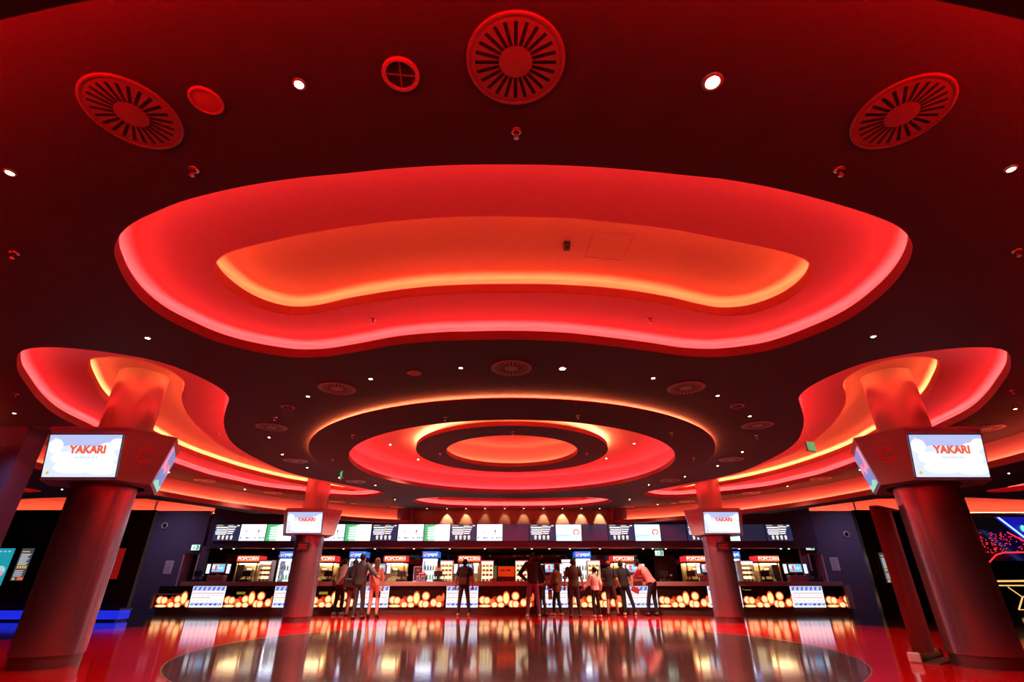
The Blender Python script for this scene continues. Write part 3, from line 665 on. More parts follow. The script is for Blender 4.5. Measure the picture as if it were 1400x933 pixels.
for k, (px, lb) in enumerate(fx):
    o = place(proto, k, (V(px, 770, 20.75).x, 20.9, 0), 0, 'tall lit drinks fridge with blue header, ' + lb, 'drinks fridges behind the counter'); o['category'] = 'fridge'
def bottle_mesh(m, cap):
    return MB().lathe([(.001, 0), (.026, 0), (.028, .02), (.028, .11), (.012, .15), (.010, .17)], 10, m).lathe([(.012, .17), (.012, .19), (.001, .192)], 10, cap)
BOT = {'green': mat('bottle_green', (.10, .60, .12), .3), 'amber': mat('bottle_amber', (.75, .30, .04), .3), 'dark': mat('bottle_dark', (.12, .06, .10), .25), 'white': mat('bottle_pale', (.75, .85, .95), .25)}
protos = {}
for k, (px, lb) in enumerate(fx):
    bx = V(px, 770, 20.75).x
    for z, kinds in ((1.421, ['dark', 'dark', 'dark', 'amber', 'amber']), (1.101, ['white', 'green', 'green', 'green', 'white']), (.781, ['white'] * 5)):
        for i, kd in enumerate(kinds):
            if kd not in protos:
                o = bottle_mesh(BOT[kd], M_WHITE).build('drink_bottle'); protos[kd] = o
            else:
                o = protos[kd].copy(); COL.objects.link(o)
            o.location = (bx - .2 + .1 * i, 20.9 - .12, z)
            tag(o, {'green': 'small green bottle', 'amber': 'small amber bottle', 'dark': 'small dark bottle', 'white': 'small clear pale bottle'}[kd] + ' on a lit fridge shelf behind the counter', 'bottle', kd + ' bottles in the fridges')

# ------------------------------------------------------------------ triple order screens on the counter
M_STAND = mat('mauve_stand', (.36, .10, .13), .4); K_BLUE = glow('ad_blue', (.22, .62, 1.0), 1.05); K_WHT = glow('tablet_white', (.9, .95, 1), 1.3); K_RED = glow('ad_red', (.95, .15, .15), .9); K_PALE = glow('ad_pale', (.8, .93, 1), 1.1)
def make_order(sides=(-1, 1)):
    o = empty('order_screen')
    MB().box(-.30, .30, -.14, .14, 0, .20, M_STAND, .02).box(-.04, .04, -.03, .03, .2, .30, M_STAND).build('stand', o)
    MB().box(-.27, .27, -.05, 0, .26, .60, M_STAND, .008).build('housing', o)
    m = MB(); fr = FRONT(0, -.053, .435)
    m.quad(fr, -.225, -.125, .225, .125, 0, K_BLUE).quad(fr, -.225, -.02, .0, .11, .0008, K_PALE).poly(fr, [(-.11, -.10), (-.05, -.10), (-.03, .09), (-.13, .09)], .0016, K_RED).poly(fr, [(.0, -.02), (.08, .03), (.2, .0), (.1, -.03)], .001, K_PALE).build('display', o)
    for s in sides:
        w = MB().box(s * .36 - .075, s * .36 + .075, -.045, -.01, .24, .58, M_STAND, .006).box(min(s * .26, s * .3), max(s * .26, s * .3), -.03, -.015, .36, .42, M_STAND).build('side_panel', o)
        q = MB(); fr = FRONT(s * .36, -.048, .41); q.quad(fr, -.06, -.15, .06, .15, 0, K_WHT)
        for i in range(4): q.quad(fr, -.045, .08 - .06 * i, .045, .095 - .06 * i, .001, W_PALE)
        q.build('side_display', o)
    return o
ks = [(299, 'at the far left end of the counter'), (412, 'behind the left column'), (518, 'right of the woman with long hair'), (637, 'in front of the person with the backpack'), (754, 'beside the tall man'), (865, 'beside the man in the pink shirt'), (968, 'behind the right column'), (1087, 'at the far right end of the counter')]
proto = make_order()
for k, (px, lb) in enumerate(ks):
    o = place(proto, k, (V(px, 780, YC + .2).x, YC + .2, 1.021), 0, 'triple order screen with blue advert, ' + lb, 'order screens on the counter'); o['category'] = 'screen'

# ------------------------------------------------------------------ snack cabinets, registers and small goods
N_LITE = glow('cabinet_warm_light', (1, .78, .42), 1.7)
def make_snack():
    o = empty('snack_cabinet')
    MB().box(-.23, -.21, -.18, .18, 0, .68, M_WHITE).box(.21, .23, -.18, .18, 0, .68, M_WHITE).box(-.23, .23, -.18, .18, .66, .70, M_WHITE).box(-.23, .23, -.18, .18, 0, .02, M_WHITE).build('cabinet', o)
    MB().box(-.21, .21, .15, .17, .02, .66, N_LITE).build('light_panel', o)
    for z in (.19, .34, .49): MB().box(-.21, .21, -.17, .15, z - .008, z, M_WHITE).build('shelf', o)
    MB().box(-.21, .21, -.185, -.18, .56, .66, S_WHT).build('top_sign', o)
    return o
sn = [(365, 'right of the leftmost popcorn machine'), (608.5, 'left of the person with the backpack'), (666.5, 'right of the person with the backpack'), (713, 'left of the tall man'), (811, 'right of the fridge behind the dark T-shirt man'), (1019, 'between the right column and the last popcorn machine')]
proto = make_snack(); M_PACK = [mat('snack_yellow', (.85, .55, .08), .5), mat('snack_orange', (.8, .28, .05), .5), mat('snack_cream', (.85, .75, .55), .5)]
packp = None
for k, (px, lb) in enumerate(sn):
    x = V(px, 780, YC + .55).x + (.07 if px == 608.5 else 0)
    o = place(proto, k, (x, YC + .50, 1.021), 0, 'white lit snack cabinet with shelves, ' + lb, 'snack cabinets on the counter'); o['category'] = 'cabinet'
    for j, z in enumerate((.02, .19, .34, .49)):
        for i in range(3):
            if packp is None: q = packp = MB().box(-.05, .05, -.05, .05, 0, .065, M_PACK[0], .012).build('snack_pack')
            else:
                q = packp.copy(); COL.objects.link(q)
            q.location = (x - .13 + .13 * i, YC + .44, 1.021 + z + .001)
            tag(q, 'small yellow snack pack on a lit cabinet shelf', 'snack pack', 'yellow snack packs in the cabinets')
def make_register():
    o = empty('cash_register')
    MB().box(-.16, .16, -.12, .14, 0, .07, M_BLKPL, .01).build('base', o)
    MB().cyl((0, .04, .06), (0, .06, .20), .03, .025, M_BLKPL).build('post', o)
    MB().box(-.15, .15, .02, .06, .16, .34, M_BLKPL, .008).build('screen', o)
    MB().cyl((.22, 0, 0), (.22, 0, .02), .05, .05, M_BLKPL).cyl((.22, 0, .02), (.22, -.02, .17), .014, .014, M_BLKPL).ell((.22, -.05, .19), .045, .06, .035, M_GREYPL).build('scanner', o)
    return o
rg = [(271, 'in front of the left doorway'), (337, 'in front of the leftmost popcorn machine'), (449, 'just right of the left column'), (549, 'left of the purple sweet box'), (595, 'right of the second fridge from the left pair'), (908, 'in front of the dark door under the exit sign'), (945, 'in front of the popcorn machine left of the right column'), (1046, 'in front of the rightmost popcorn machine'), (1113, 'in front of the right doorway')]
rg[4] = (599, 'right of the fridge beside the purple sweet box')
proto = make_register()
for k, (px, lb) in enumerate(rg):
    o = place(proto, k, (V(px, 790, YC + .1).x, YC + .02, 1.021), 0, 'black cash register with scanner, ' + lb, 'cash registers on the counter'); o['category'] = 'cash register'
def P(px, y=None): return V(px, 790, YC + .12).x
# purple sweet box with red lid, framed purple sign behind it
M_PURP = mat('purple_dotted_card', (.16, .03, .12), .6); 
o = empty('sweet_box', (P(577), YC + .02, 1.021), 0, 'purple box of sweets with white dots and a red lid', 'box')
b = MB().box(-.17, .17, -.11, .11, 0, .20, M_PURP, .01); r = random.Random(5)
for i in range(46): b.disc(FRONT(0, -.112, .10), r.uniform(-.15, .15), r.uniform(-.085, .085), .011, .011, 0, W_PINK, 6)
b.build('box', o)
MB().box(-.11, .15, -.10, .08, .20, .275, M_REDPL, .03).build('lid', o)
o = empty('framed_sign', (P(569), YC + .42, 1.021), 0, 'purple card in a pale frame behind the sweet box', 'sign')
MB().box(-.165, .165, 0, .03, 0, .50, M_WHITE, .006).build('frame', o); MB().box(-.14, .14, -.004, 0, .03, .47, mat('purple_card', (.18, .05, .16), .5)).box(-.05, .05, -.006, -.004, .34, .40, M_PACK[1]).build('card', o)
o = empty('framed_sign', (P(596.2), YC + .62, 1.021), 0, 'narrow orange sign on a dark stand right of a blue fridge', 'sign')
MB().box(-.07, .07, 0, .02, .22, .46, mat('orange_sign', (.85, .22, .03), .5, emit=(1, .2, .02), power=.35)).build('card', o); MB().box(-.05, .05, .0, .03, 0, .23, M_BLKPL).build('stand', o)
o = empty('display_board', (P(692), YC + .45, 1.021), 0, 'wide orange-red board with dark marks between two snack cabinets', 'sign')
b = MB().box(-.30, .30, 0, .03, .16, .50, mat('board_orange_red', (.80, .10, .02), .5, emit=(1, .08, .01), power=.35)); fr = FRONT(0, -.002, .36)
for u, w_ in ((-.20, .05), (-.12, .06), (.02, .06), (.10, .05)): b.quad(fr, u, -.02, u + w_, .03, 0, M_BLKPL)
b.build('board', o); MB().box(-.29, .29, 0, .06, 0, .165, mat('deep_red_base', (.10, .01, .012), .5)).build('base', o)
o = empty('carton', (P(675.5), YC + .0, 1.021), 0, 'small pinkish carton on the counter left of the orange-red board', 'box'); MB().box(-.09, .09, -.08, .08, 0, .10, mat('carton_pink', (.45, .2, .16), .6), .006).build('body', o)
MB().box(-.092, .092, -.01, .01, .10, .104, M_WHITE).build('tape', o)
o = empty('display_cabinet', (V(776, 780, 20.4).x, 20.6, 0), 0, 'tall white open cabinet with blue rows, left of the fridge by the dark T-shirt man', 'cabinet')
MB().box(-.24, .24, .26, .28, .9, 1.66, F_WHT).box(-.24, -.22, -.2, .28, 0, 1.78, M_WHITE).box(.22, .24, -.2, .28, 0, 1.78, M_WHITE).box(-.24, .24, -.2, .28, 1.66, 1.78, M_WHITE).box(-.24, .24, -.2, .28, 0, .9, M_WHITE).build('cabinet', o)
for z in (1.12, 1.3, 1.48): MB().box(-.22, .22, -.18, .26, z - .01, z, M_WHITE).build('shelf', o)
MB().box(-.21, .21, -.205, -.2, 1.68, 1.76, S_WHT).build('sign', o)
packb = None
for z in (.901, 1.121, 1.301):
    for i in range(4):
        if packb is None: q = packb = MB().box(-.04, .04, -.04, .04, 0, .10, mat('pack_blue', (.15, .25, .75), .4), .01).build('drink_carton')
        else: q = packb.copy(); COL.objects.link(q)
        q.location = (V(776, 780, 20.4).x - .15 + .10 * i, 20.55, z); tag(q, 'small blue carton in the tall white open cabinet', 'carton', 'blue cartons in the white cabinet')
# small framed pictures on the back wall
M_FRM = mat('copper_frame', (.45, .22, .12), .4, metal=.6)
for px, y, lb in ((315, 766, 'small copper framed picture above the leftmost order screen'), (1066.5, 767.5, 'small copper framed picture beside the last popcorn sign, nearer to it'), (1077.5, 767, 'small copper framed picture right of its twin over the rightmost order screen')):
    p = V(px, y, 22.25); o = empty('picture_frame', (p.x, 22.28, p.z), 0, lb, 'picture', 'small framed pictures on the back wall')
    m = MB(); w, h = .16, .22
    for x0, x1, z0, z1 in ((-w, -w + .04, -h, h), (w - .04, w, -h, h), (-w, w, h - .04, h), (-w, w, -h, -h + .04)): m.box(x0, x1, -.03, 0, z0, z1, M_FRM)
    m.build('frame', o); MB().box(-w + .03, w - .03, -.01, 0, -h + .03, h - .03, mat('dim_picture', (.10, .045, .03), .5)).disc(FRONT(0, -.012, 0), 0, 0, .06, .09, 0, M_FRM).build('picture', o)
# exit signs with green running figure
E_WHT = glow('exit_white', (.78, 1.0, .88), 1.3); E_GRN = glow('exit_green', (.0, .50, .20), .75)
def exit_sign(loc, rz, label, w=.32, h=.20, lit=True, hang=0.):
    o = empty('exit_sign', loc, rz, label, 'exit sign', 'green exit signs')
    MB().box(-w / 2, w / 2, -.02, .02, -h / 2, h / 2, M_WHITE if lit else M_GREYPL, .006).build('housing', o)
    m = MB(); fr = FRONT(0, -.022, 0)
    m.quad(fr, -w * .47, -h * .45, w * .47, h * .45, 0, E_WHT if lit else E_GRN)
    g, k = (E_GRN, E_WHT)
    if lit:
        m.quad(fr, .06 * w, -.36 * h, .40 * w, .36 * h, .001, g)
        m.disc(fr, -.12 * w, .27 * h, .04 * w, .07 * h, .002, g, 10).poly(fr, [(-.19 * w, .17 * h), (-.06 * w, .17 * h), (-.10 * w, -.08 * h), (-.22 * w, -.05 * h)], .002, g)
        m.poly(fr, [(-.2 * w, -.05 * h), (-.13 * w, -.05 * h), (-.28 * w, -.36 * h), (-.36 * w, -.34 * h)], .002, g).poly(fr, [(-.16 * w, -.05 * h), (-.09 * w, -.05 * h), (-.0 * w, -.36 * h), (-.07 * w, -.38 * h)], .002, g).poly(fr, [(-.2 * w, .15 * h), (-.17 * w, .17 * h), (-.34 * w, .02 * h), (-.37 * w, .05 * h)], .002, g)
        m.poly(fr, [(.28 * w, 0), (.14 * w, .14 * h), (.14 * w, -.14 * h)], .002, k)
    m.build('face', o)
    if hang: MB().cyl((-w * .35, 0, h / 2), (-w * .35, 0, h / 2 + hang), .006, .006, M_STEEL).cyl((w * .35, 0, h / 2), (w * .35, 0, h / 2 + hang), .006, .006, M_STEEL).build('hanger', o)
    else: MB().box(-.03, .03, -.01, .03, h / 2, h / 2 + .04, M_GREYPL).build('bracket', o)
p = V(267, 749, YB + .03); exit_sign((p.x, YB + .065, p.z), 0, 'white exit sign with green figure over the left doorway')
p = V(1107.5, 748.5, YB + .03); exit_sign((p.x, YB + .065, p.z), 0, 'white exit sign with green figure over the right doorway')
p = V(907, 755.5, 21.6); exit_sign((p.x, 22.25, p.z), 0, 'white exit sign over the dark door behind the counter', .36, .20)
p = V(468, 647, 12.3); exit_sign((p.x, p.y, p.z), radians(-62), 'green ceiling exit sign seen edgewise, left of the round ceiling ring', .36, .30, False, max(.02, ZM - p.z - .15))
p = V(1108, 611, 9.9); exit_sign((p.x, p.y, p.z), radians(25), 'green ceiling exit sign by the cove near the right column', .26, .20, False, max(.02, ZM - p.z - .10))
# dark door at the back of the serving area
d3 = tag(MB().box(-.45, .45, -.03, 0, 0, 2.0, mat('back_door_brown', (.05, .02, .016), .45)).build('door_3', None, (V(911, 780, 22.2).x, 22.28, 0)), kind='structure')
MB().cyl((.36, -.03, 1.0), (.36, -.09, 1.0), .015, .015, M_STEEL).cyl((.36, -.08, 1.0), (.25, -.08, 1.0), .012, .012, M_STEEL).build('door_handle', d3)
# ================================================================== CEILING FITTINGS
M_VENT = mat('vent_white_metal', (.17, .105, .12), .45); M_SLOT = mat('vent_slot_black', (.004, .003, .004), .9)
def make_vent(r=.27):
    o = empty('ceiling_vent')
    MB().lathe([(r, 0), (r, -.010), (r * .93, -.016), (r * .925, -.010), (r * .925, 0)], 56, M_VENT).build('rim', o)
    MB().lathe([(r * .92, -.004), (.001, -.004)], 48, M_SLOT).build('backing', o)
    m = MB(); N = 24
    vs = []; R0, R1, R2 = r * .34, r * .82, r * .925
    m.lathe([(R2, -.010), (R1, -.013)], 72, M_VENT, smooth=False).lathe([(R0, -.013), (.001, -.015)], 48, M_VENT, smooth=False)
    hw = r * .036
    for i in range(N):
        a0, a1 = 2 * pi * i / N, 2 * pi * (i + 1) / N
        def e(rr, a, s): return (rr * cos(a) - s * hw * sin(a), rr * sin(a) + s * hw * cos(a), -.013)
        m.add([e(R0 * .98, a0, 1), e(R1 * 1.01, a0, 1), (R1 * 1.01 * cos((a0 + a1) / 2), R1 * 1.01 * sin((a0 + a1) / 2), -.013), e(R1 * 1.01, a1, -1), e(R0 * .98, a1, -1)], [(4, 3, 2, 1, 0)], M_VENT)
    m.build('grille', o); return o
vents = [(705, 83, ZM, 'largest, at the top centre of the view'), (181, 155, ZM, 'large, at the upper left'), (1232, 155, ZM, 'large, at the upper right'),
         (699, 503, ZM, 'between the big kidney-shaped recess and the hanging ring'), (461, 531, ZM, 'left of the hanging ring, beside two downlights'), (938, 530, ZM, 'right of the hanging ring, beside two downlights'),
         (371.5, 584, ZM, 'beside the tip of the left column recess'), (1035.6, 581.5, ZM, 'beside the tip of the right column recess'), (404, 630, ZM, 'on the left strip near the small left column, nearest the recess'), (1000, 628, ZM, 'on the right strip near the small right column, nearest the recess'),
         (486.5, 658.5, ZM, 'right of the left green exit sign'), (916, 657, ZM, 'above the small right column, left of it'),
         (280, 657, ZM, 'red lit, in the dark band right of the large left pod'), (373.5, 674, ZM, 'red lit, in the dark band left of the small left column'), (461, 686, ZM, 'red lit, directly right of the small left column'), (543.7, 693.6, ZM, 'red lit, left of the lens-shaped recess over the menus'),
         (1027, 674, ZM, 'red lit, in the dark band right of the small right column'), (1122, 654.5, ZM, 'red lit, in the dark band left of the large right pod'), (939, 686, ZM, 'red lit, directly left of the small right column'), (857, 693.3, ZM, 'red lit, right of the lens-shaped recess over the menus'),
         (57, 588.5, ZM, 'red lit, left of the large left pod'), (1349, 586, ZM, 'red lit, right above the large right pod')]
proto = make_vent()
for k, (x, y, z, lb) in enumerate(vents):
    X, Y = U(x, y, z); o = place(proto, k, (X, Y, z - .0005), 0, 'round slotted ceiling vent, ' + lb, 'round slotted ceiling vents'); o['category'] = 'air vent'
L_DOWN = glow('warm_downlight', (1, .66, .30), 55); L_DOWN2 = glow('warm_downlight_bright', (1, .72, .38), 120)
def lamp_beam(x, y, z, e):
    nm, e = ('downlight_dim', 45) if e == 40 else ('downlight_far', 700) if y > 13 else ('downlight', 170)
    if nm not in bpy.data.lights:
        l = bpy.data.lights.new(nm, 'SPOT'); l.energy = e; l.color = (1, .62, .44); l.spot_size = radians(125); l.spot_blend = .8; l.shadow_soft_size = .025
    lo = bpy.data.objects.new('downlight_beam', bpy.data.lights[nm]); COL.objects.link(lo); lo.location = (x, y, z)
def make_down(m, r=.022):
    o = empty('ceiling_downlight')
    MB().lathe([(r * 1.7, 0), (r * 1.7, -.006), (r * 1.25, -.010), (r * 1.1, -.004)], 20, M_VENT).build('trim_ring', o)
    MB().lathe([(r * 1.15, -.004), (.6 * r, -.010), (.0005, -.012)], 16, m).build('lamp_lens', o); return o
downs = [(409, 115, ZM, 'at the upper left, right of a red disc'), (14, 236, ZM, 'at the left edge of the view'), (1382, 231, ZM, 'at the right edge of the view'), (202, 462, ZM, 'above the left column recess'), (1194, 460, ZM, 'above the right column recess'),
         (630, 503, ZM, 'left of the vent between recess and ring'), (507, 518, ZM, 'left of the ring, right of a vent'), (893, 517, ZM, 'right of the ring, left of a vent'), (421, 542, ZM, 'left of the ring, left of a vent'), (981, 541, ZM, 'right of the ring, right of a vent'),
         (368, 598, ZM, 'just below the vent at the tip of the left recess'), (1025, 569, ZM, 'just above the vent at the tip of the right recess'), (386, 621.4, ZM, 'above the vent on the left strip'), (1015, 618, ZM, 'above the vent on the right strip'), (420, 639.4, ZM, 'below the vent on the left strip'), (981, 637, ZM, 'below the vent on the right strip'),
         (464, 653, ZM, 'under the left green exit sign'), (936.4, 651.7, ZM, 'above the small right column, left of it'), (513, 663.7, ZM, 'at the far left under the hanging ring'), (887, 663, ZM, 'at the far right under the hanging ring'), (540, 683, ZM, 'left of the lens-shaped recess'), (861, 683, ZM, 'right of the lens-shaped recess'), (899, 690, ZM, 'left of the small right column, low in the dark band'),
         (231, 645.7, ZM, 'in the dark band right of the large left pod'), (335, 669, ZM, 'in the dark band left of the small left column'), (1076.6, 665, ZM, 'in the dark band right of the small right column'), (1175, 642.6, ZM, 'in the dark band beside the large right pod'), (20, 565, ZM, 'left of the large left column near the violet pier'), (1388, 559, ZM, 'right of the large right column near the frame edge'),
         (85, 669, 2.98, 'in the low soffit under the large left pod'), (1319, 665, 2.98, 'in the low soffit under the large right pod'), (1379, 647, 2.98, 'in the low soffit right of the large right pod'),
         (572, 628.3, ZU, 'inside the hanging ring at its left'), (829, 626.7, ZU, 'inside the hanging ring at its right, lower'), (867, 606.5, ZU, 'inside the hanging ring at its right, upper'), (533.6, 608, ZU, 'inside the hanging ring at its left, upper')]
proto = make_down(L_DOWN)
for k, (x, y, z, lb) in enumerate(downs):
    X, Y = U(x, y, z); o = place(proto, k, (X, Y, z - .0005), 0, 'small warm downlight, ' + lb, 'warm ceiling downlights'); o['category'] = 'downlight'
    lamp_beam(X, Y, z - .03, 40 if 'dark band' in lb or z < 3 else 0)
proto = make_down(L_DOWN2, .034)
for k, (x, y, z, lb) in enumerate([(974, 112, ZM, 'at the upper right'), (769, 504, ZM, 'right of the vent between recess and ring')]):
    X, Y = U(x, y, z); o = place(proto, k, (X, Y, z - .0005), 0, 'dazzling bright warm downlight, ' + lb, 'dazzling ceiling downlights'); o['category'] = 'downlight'
    lamp_beam(X, Y, z - .03, 480)
# added unseen cool lamps that give the wing walls a purple tone
proto = make_down(glow('added_cool_glow', (.80, .74, 1), 40), .04)
for k, s in enumerate((-1, 1)):
    o = place(proto, k, (s * 12.6, 18.3, ZTOP - .001), 0, 'added unseen cool lamp high above the %s doorway' % ('left', 'right')[k], 'added unseen lamps over the doorways'); o['category'] = 'downlight'
    l = bpy.data.lights.new('added_cool_light', 'SPOT'); l.energy = 170; l.color = (.72, .62, 1); l.spot_size = radians(130); l.spot_blend = 1; l.shadow_soft_size = .04
    lo = bpy.data.objects.new('added_cool_beam', l); COL.objects.link(lo); lo.location = (s * 12.6, 18.3, ZTOP - .03)
# sprinkler heads
M_CHR = mat('chrome', (.7, .6, .62), .15, metal=1.)
def make_spr():
    o = empty('ceiling_sprinkler')
    MB().lathe([(.036, 0), (.034, -.008), (.018, -.012)], 18, M_CHR).build('rosette', o)
    MB().cyl((0, 0, -.01), (0, 0, -.03), .010, .008, M_CHR).cyl((.012, 0, -.028), (.004, 0, -.05), .003, .003, M_CHR, 6).cyl((-.012, 0, -.028), (-.004, 0, -.05), .003, .003, M_CHR, 6).box(-.014, .014, -.004, .004, -.031, -.027, M_CHR).build('yoke', o)
    MB().lathe([(.018, -.052), (.018, -.055), (.001, -.055)], 14, M_CHR).build('deflector', o); return o
rz = lambda x, y, r0, z0, r1, z1: z0
sprs = [(706, 180, ZM, 'below the largest vent'), (265, 232, ZM, 'at the upper left below a vent'), (1147, 232, ZM, 'at the upper right below a vent'), (20, 346, ZM, 'at the left edge of the view'), (1390, 343, ZM, 'at the right edge of the view'), (510, 437, Z1, 'in the kidney-shaped recess, left'), (889, 436, Z1, 'in the kidney-shaped recess, right'),
        (376, 571, ZM, 'above the vent at the tip of the left recess'), (1034.6, 595.7, ZM, 'below the vent at the tip of the right recess'), (22, 539, ZM, 'left of the left column recess'), (1384, 534, ZM, 'right of the right column recess'),
        (609, 568, 3.415, 'on the hanging ring, near left'), (790, 566, 3.415, 'on the hanging ring, near right'), (482, 594.5, 3.39, 'on the hanging ring, left'), (918, 591.5, 3.39, 'on the hanging ring, right'), (455, 628, 3.40, 'on the hanging ring, far left'), (948, 626, 3.40, 'on the hanging ring, far right'),
        (701, 590.6, 3.675, 'on the inner disc, near side'), (602, 620, 3.675, 'on the inner disc, left side'), (802, 620, 3.675, 'on the inner disc, right side'), (701, 643, 3.675, 'on the inner disc, far side'), (298, 593.5, Z1, 'in the left column recess, at its right lobe'), (1105, 589.5, Z1, 'in the right column recess, at its left lobe')]
proto = make_spr()
for k, (x, y, z, lb) in enumerate(sprs):
    X, Y = U(x, y, z)
    if 'hanging ring' in lb:
        r = sqrt(X * X + (Y - RC) ** 2); z = 3.36 + .065 * (min(max(r, RI + .05), RO - .05) - RI) / (RO - RI)
        X *= min(max(r, RI + .05), RO - .05) / r; Y = RC + (Y - RC) * min(max(r, RI + .05), RO - .05) / r
    o = place(proto, k, (X, Y, z), 0, 'small chrome sprinkler head ' + lb, 'ceiling sprinkler heads'); o['category'] = 'sprinkler'
# plain round covers and cross grilles
def make_cover(r):
    o = empty('ceiling_speaker'); MB().lathe([(r, 0), (r, -.010), (r * .86, -.016), (r * .84, -.010)], 36, mat('cover_rim_pink', (.40, .22, .24), .4)).build('rim', o)
    MB().lathe([(r * .85, -.009), (.001, -.011)], 32, mat('cover_mesh', (.32, .13, .14), .6)).build('mesh', o); return o
proto = make_cover(.095)
for k, (x, y, z, lb) in enumerate([(282, 137, ZM, 'beside the upper left vent'), (566.5, 510, ZM, 'between the kidney-shaped recess and the ring, left'), (483, 688.6, ZM, 'right of the small left column'), (921, 688, ZM, 'left of the small right column')]):
    X, Y = U(x, y, z); o = place(proto, k, (X, Y, z), 0, 'plain round speaker cover ' + lb, 'round speaker covers'); o['category'] = 'speaker'
def make_cross(r):
    o = empty('ceiling_vent'); MB().lathe([(r, 0), (r, -.012), (r * .80, -.018), (r * .76, -.008)], 36, mat('cover_rim_pink')).build('rim', o)
    MB().lathe([(r * .78, -.003), (.001, -.003)], 32, M_SLOT).build('recess', o)
    MB().box(-r * .78, r * .78, -.004, .004, -.012, -.006, M_VENT).box(-.004, .004, -r * .78, r * .78, -.012, -.006, M_VENT).build('cross_bar', o); return o
proto = make_cross(.105)
for k, (x, y, z, lb) in enumerate([(548, 101, ZM, 'left of the largest vent'), (393.5, 556.4, ZM, 'left of the hanging ring'), (1008, 555, ZM, 'right of the hanging ring')]):
    X, Y = U(x, y, z); o = place(proto, k, (X, Y, z), .1, 'small round vent with a cross bar, ' + lb, 'round vents with cross bars'); o['category'] = 'air vent'
# camera dome and hatch in the kidney-shaped recess
zc = Z2 + .03
X, Y = U(775, 337, zc - .03); o = empty('ceiling_camera', (X, Y, zc), 0, 'dark camera box in the kidney-shaped ceiling recess', 'camera')
MB().box(-.032, .032, -.05, .05, -.055, 0, M_BLKPL, .008).build('housing', o); MB().ell((0, -.02, -.055), .022, .022, .02, M_BLACK).build('lens', o)
hx = [U(x, y, zc) for x, y in ((812, 317), (868, 321), (850, 356), (800, 351))]
hm = MB().add([(x, y, zc - .002) for x, y in hx], [(0, 1, 2, 3)], M_COVE)
ho = tag(hm.build('ceiling_hatch'), 'square access hatch in the kidney-shaped ceiling recess', 'hatch')
g = MB()
for a, b in zip(hx, hx[1:] + hx[:1]): g.cyl((*a, zc - .003), (*b, zc - .003), .0025, .0025, mat('hatch_seam', (.5, .3, .3), .7), 6)
g.build('seam', ho)
# wall washers over the menus
L_WASH = glow('washer_lamp', (1, .70, .38), 14)
ws = [(583.5, 0, 'first'), (611, 1.0, ''), (637, .55, ''), (663, .12, ''), (690, .15, ''), (716, .25, ''), (743, .45, ''), (769, 1.0, ''), (795, .75, ''), (820, 1.0, '')]
for k, (px, pw, _) in enumerate(ws):
    x = V(px, 700, YB - .18).x
    o = empty('ceiling_spot', (x, YB - .21, ZM), 0, 'small wall washer spot over the menu screens, %s' % nth(k, len(ws)), 'downlight', 'wall washers over the menus')
    MB().lathe([(.05, 0), (.05, -.008), (.036, -.012)], 16, M_VENT).build('trim_ring', o); MB().lathe([(.036, -.008), (.001, -.012)], 14, L_WASH).build('lamp_lens', o)
    if pw:
        l = bpy.data.lights.new('washer', 'SPOT'); l.energy = 130 * pw; l.color = (1, .68, .36); l.spot_size = radians(52); l.spot_blend = .18; l.shadow_soft_size = .02
        lo = bpy.data.objects.new('washer_beam', l); COL.objects.link(lo); lo.location = (x, YB - .20, ZM - .02); lo.rotation_euler = (radians(25), 0, 0)
# ================================================================== PEOPLE
import numpy as np
M_SKIN = mat('skin_warm', (.55, .27, .18), .5, noise=.06, nscale=30)
M_SKIN2 = mat('skin_tan', (.42, .19, .12), .5, noise=.06, nscale=30)
M_EYE = mat('eye_dark', (.03, .02, .02), .2); M_LIPS = mat('lips', (.45, .12, .11), .5)
HAIR = {'black': mat('hair_black', (.012, .009, .009), .75, spec=.15), 'brown': mat('hair_brown', (.13, .05, .02), .7, noise=.3, nscale=60), 'dark': mat('hair_dark_brown', (.035, .018, .012), .75, spec=.15)}
def cloth(name, col): return mat('cloth_' + name, col, .85, noise=.12, nscale=25, bump=.3)
C_PINKTEE = cloth('pale_pink', (.62, .42, .38)); C_JEAN = cloth('dark_jeans', (.035, .028, .045)); C_BLACK = cloth('black', (.012, .011, .013)); C_GREY = cloth('charcoal', (.032, .029, .038)); C_OLIVE = cloth('olive', (.17, .09, .03)); C_DOLIVE = cloth('dark_olive', (.05, .035, .022))
C_ROSE = cloth('rose_beige', (.62, .34, .28)); C_MAUVE = cloth('mauve_trousers', (.20, .08, .16)); C_PALE = cloth('pale_knit', (.66, .50, .45)); C_SHIRT = cloth('pink_shirt', (.72, .25, .25)); C_WINE = cloth('dusty_wine', (.30, .12, .13)); C_SHORT = cloth('dark_shorts', (.07, .035, .04)); C_NAVY = cloth('navy_jacket', (.035, .03, .06))
C_WSHOE = cloth('white_shoe', (.75, .66, .62)); C_BSHOE = cloth('black_shoe', (.015, .013, .015)); C_BEIGE = cloth('beige_shoe', (.62, .40, .24)); C_CAP = cloth('red_cap', (.25, .05, .05))
def remesh(mb, voxel):
    o = mb.build('solid'); m = o.modifiers.new('r', 'REMESH'); m.mode = 'VOXEL'; m.voxel_size = voxel; m.use_smooth_shade = True
    s = o.modifiers.new('s', 'SMOOTH'); s.factor = .5; s.iterations = 3
    dg = bpy.context.evaluated_depsgraph_get(); me = bpy.data.meshes.new_from_object(o.evaluated_get(dg)); old = o.data
    bpy.data.objects.remove(o); bpy.data.meshes.remove(old); return me
def capsule(mb, a, b, ra, rb, n=12):
    mb.cyl(a, b, ra, rb, M_SKIN, n); mb.ell(a, ra, ra, ra, M_SKIN, n, 6); mb.ell(b, rb, rb, rb, M_SKIN, n, 6)
